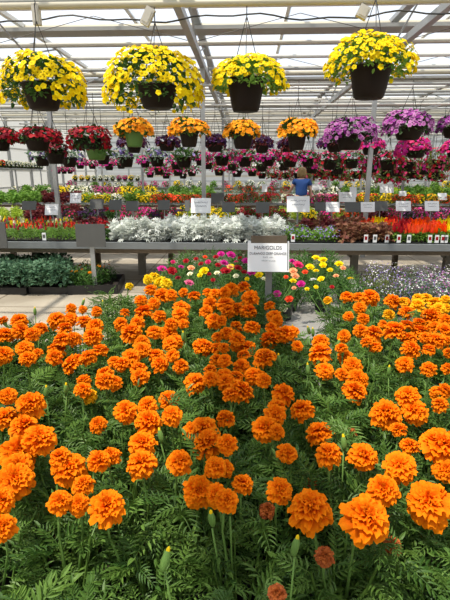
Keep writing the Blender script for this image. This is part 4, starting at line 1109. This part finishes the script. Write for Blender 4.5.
# hands: palm and five bent fingers
for sd,w0,dr in ((-1,Vector((-.34,.36,.99)),Vector((-.3,.9,-.12))),(1,Vector((.21,.27,.86)),Vector((-.1,.95,-.15)))):
    dr.normalize(); side=dr.cross(Vector((0,0,1))).normalized(); dn=Vector((0,0,-1))
    J=[(*w0,.024),(*(w0+dr*.045),(.034,.016)),(*(w0+dr*.085),(.036,.014))]; E=[(0,1),(1,2)]
    for k,(o_,l) in enumerate(((-.027,.058),(-.009,.068),(.009,.064),(.026,.05))):
        b0=w0+dr*.085+side*o_; n0=len(J); J+=[(*(b0+dr*.01),.009),(*(b0+dr*l*.5+dn*.006),.0085),(*(b0+dr*l*.85+dn*.026),.007)]; E+=[(2,n0),(n0,n0+1),(n0+1,n0+2)]
    n0=len(J); b0=w0+dr*.035-side*sd*.03; J+=[(*b0,.011),(*(b0+dr*.03-side*sd*.02+dn*.01),.0095),(*(b0+dr*.055-side*sd*.022+dn*.02),.008)]; E+=[(1,n0),(n0,n0+1),(n0+1,n0+2)]
    skin_obj('hand',J,E,'skin',t,sub=1)
# t-shirt
J=[(0,0,.90,(.165,.125)),(0,.0,1.0,(.155,.118)),(0,.03,1.16,(.16,.118)),(0,.058,1.275,(.168,.108)),(0,.07,1.33,(.085,.075)),(-.165,.05,1.288,.070),(-.21,.055,1.18,.064),(.165,.05,1.288,.070),(.21,.045,1.16,.064)]
E=[(0,1),(1,2),(2,3),(3,4),(3,5),(5,6),(3,7),(7,8)]
skin_obj('t_shirt',J,E,'shirt',t)
J=[(0,0,.88,(.160,.120)),(-.09,0,.80,.106),(-.10,.02,.47,.078),(-.10,-.01,.12,.062),(.09,0,.80,.106),(.10,.02,.47,.078),(.10,-.01,.12,.062)]
skin_obj('jeans',J,[(0,1),(1,2),(2,3),(0,4),(4,5),(5,6)],'jeans',t)
for sd in (-1,1): skin_obj('shoe',[(sd*.10,-.03,.05,(.045,.045)),(sd*.10,.06,.045,(.047,.04)),(sd*.10,.16,.04,(.045,.032))],[(0,1),(1,2)],'shoe',t)
# hair: shoulder-length strands round a cap
mb=MB(); r=random.Random(9)
c=Vector((0,.105,1.515))
prof=[]
mb.lathe([(.0,.108),(.045,.100),(.078,.072),(.094,.03),(.098,-.01),(.092,-.05),(.078,-.075)],18,c=tuple(c-Vector((0,.012,0))))
for i in range(150):
    a=r.uniform(PI*.75,PI*2.25); q=Vector((math.cos(a),math.sin(a),0))
    z0=r.uniform(-.01,.09); rad=.098*math.sqrt(max(.1,1-(z0/.115)**2))
    p0=c+q*rad+Vector((0,-.012,z0)); p1=c+q*.104+Vector((0,-.014,-.05)); p2=c+q*r.uniform(.075,.105)+Vector((0,-.012,r.uniform(-.15,-.10)))
    mb.tube([tuple(p0),tuple(p1),tuple(p2)],[.006,.007,.002],4,cap=False)
mb.build('hair','hair',t,smooth=True)
# face
mb=MB(); fc=Vector((0,.195,1.49))
mb.lathe([(0,.012),(.010,.004),(.013,-.008),(0,-.012)],8,c=tuple(fc+Vector((0,.006,-.01))),axis=(0,1,.2)); mb.build('nose','skin',t,smooth=True)
for sd in (-1,1):
    mb=MB(); mb.lathe([(0,.006),(.008,.003),(.010,0),(0,-.004)],8,c=(sd*.03,.19,1.505),axis=(0,1,0)); mb.build('eye','sign_white',t)
mb=MB(); mb.box((0,.196,1.452),(.045,.006,.01)); mb.build('mouth','hotpink',t)
for sd in (-1,1):
    mb=MB(); mb.lathe([(0,.008),(.016,.006),(.022,0),(.012,-.004),(0,0)],10,c=(sd*.08,.115,1.49),axis=(sd,-.2,0)); mb.build('ear','skin',t,smooth=True)

# ================================================================== LIGHT
w=bpy.data.worlds.new('World'); sc.world=w; w.use_nodes=True
bg=w.node_tree.nodes['Background']; bg.inputs[0].default_value=(.72,.83,1.0,1); bg.inputs[1].default_value=1.18
sd=bpy.data.lights.new('sun','SUN'); sd.energy=7.8; sd.angle=math.radians(1.2); sd.color=(1,.92,.78)
so=bpy.data.objects.new('sun',sd); COL.objects.link(so)
sdir=Vector((.32,.22,-1.0))   # light travels this way: high, from behind-left
so.rotation_euler=sdir.to_track_quat('-Z','Y').to_euler()
vs=sc.view_settings; sc.display_settings.display_device='sRGB'
vs.view_transform='Standard'; vs.look='None'; vs.exposure=-.1; vs.gamma=1; vs.use_curve_mapping=False
cy=sc.cycles
cy.max_bounces=7; cy.diffuse_bounces=3; cy.glossy_bounces=2; cy.transmission_bounces=4; cy.transparent_max_bounces=8
cy.use_denoising=True; cy.sample_clamp_indirect=4
print('OBJ',len(bpy.data.objects),'plants',len(plants),'moss',len(pp))
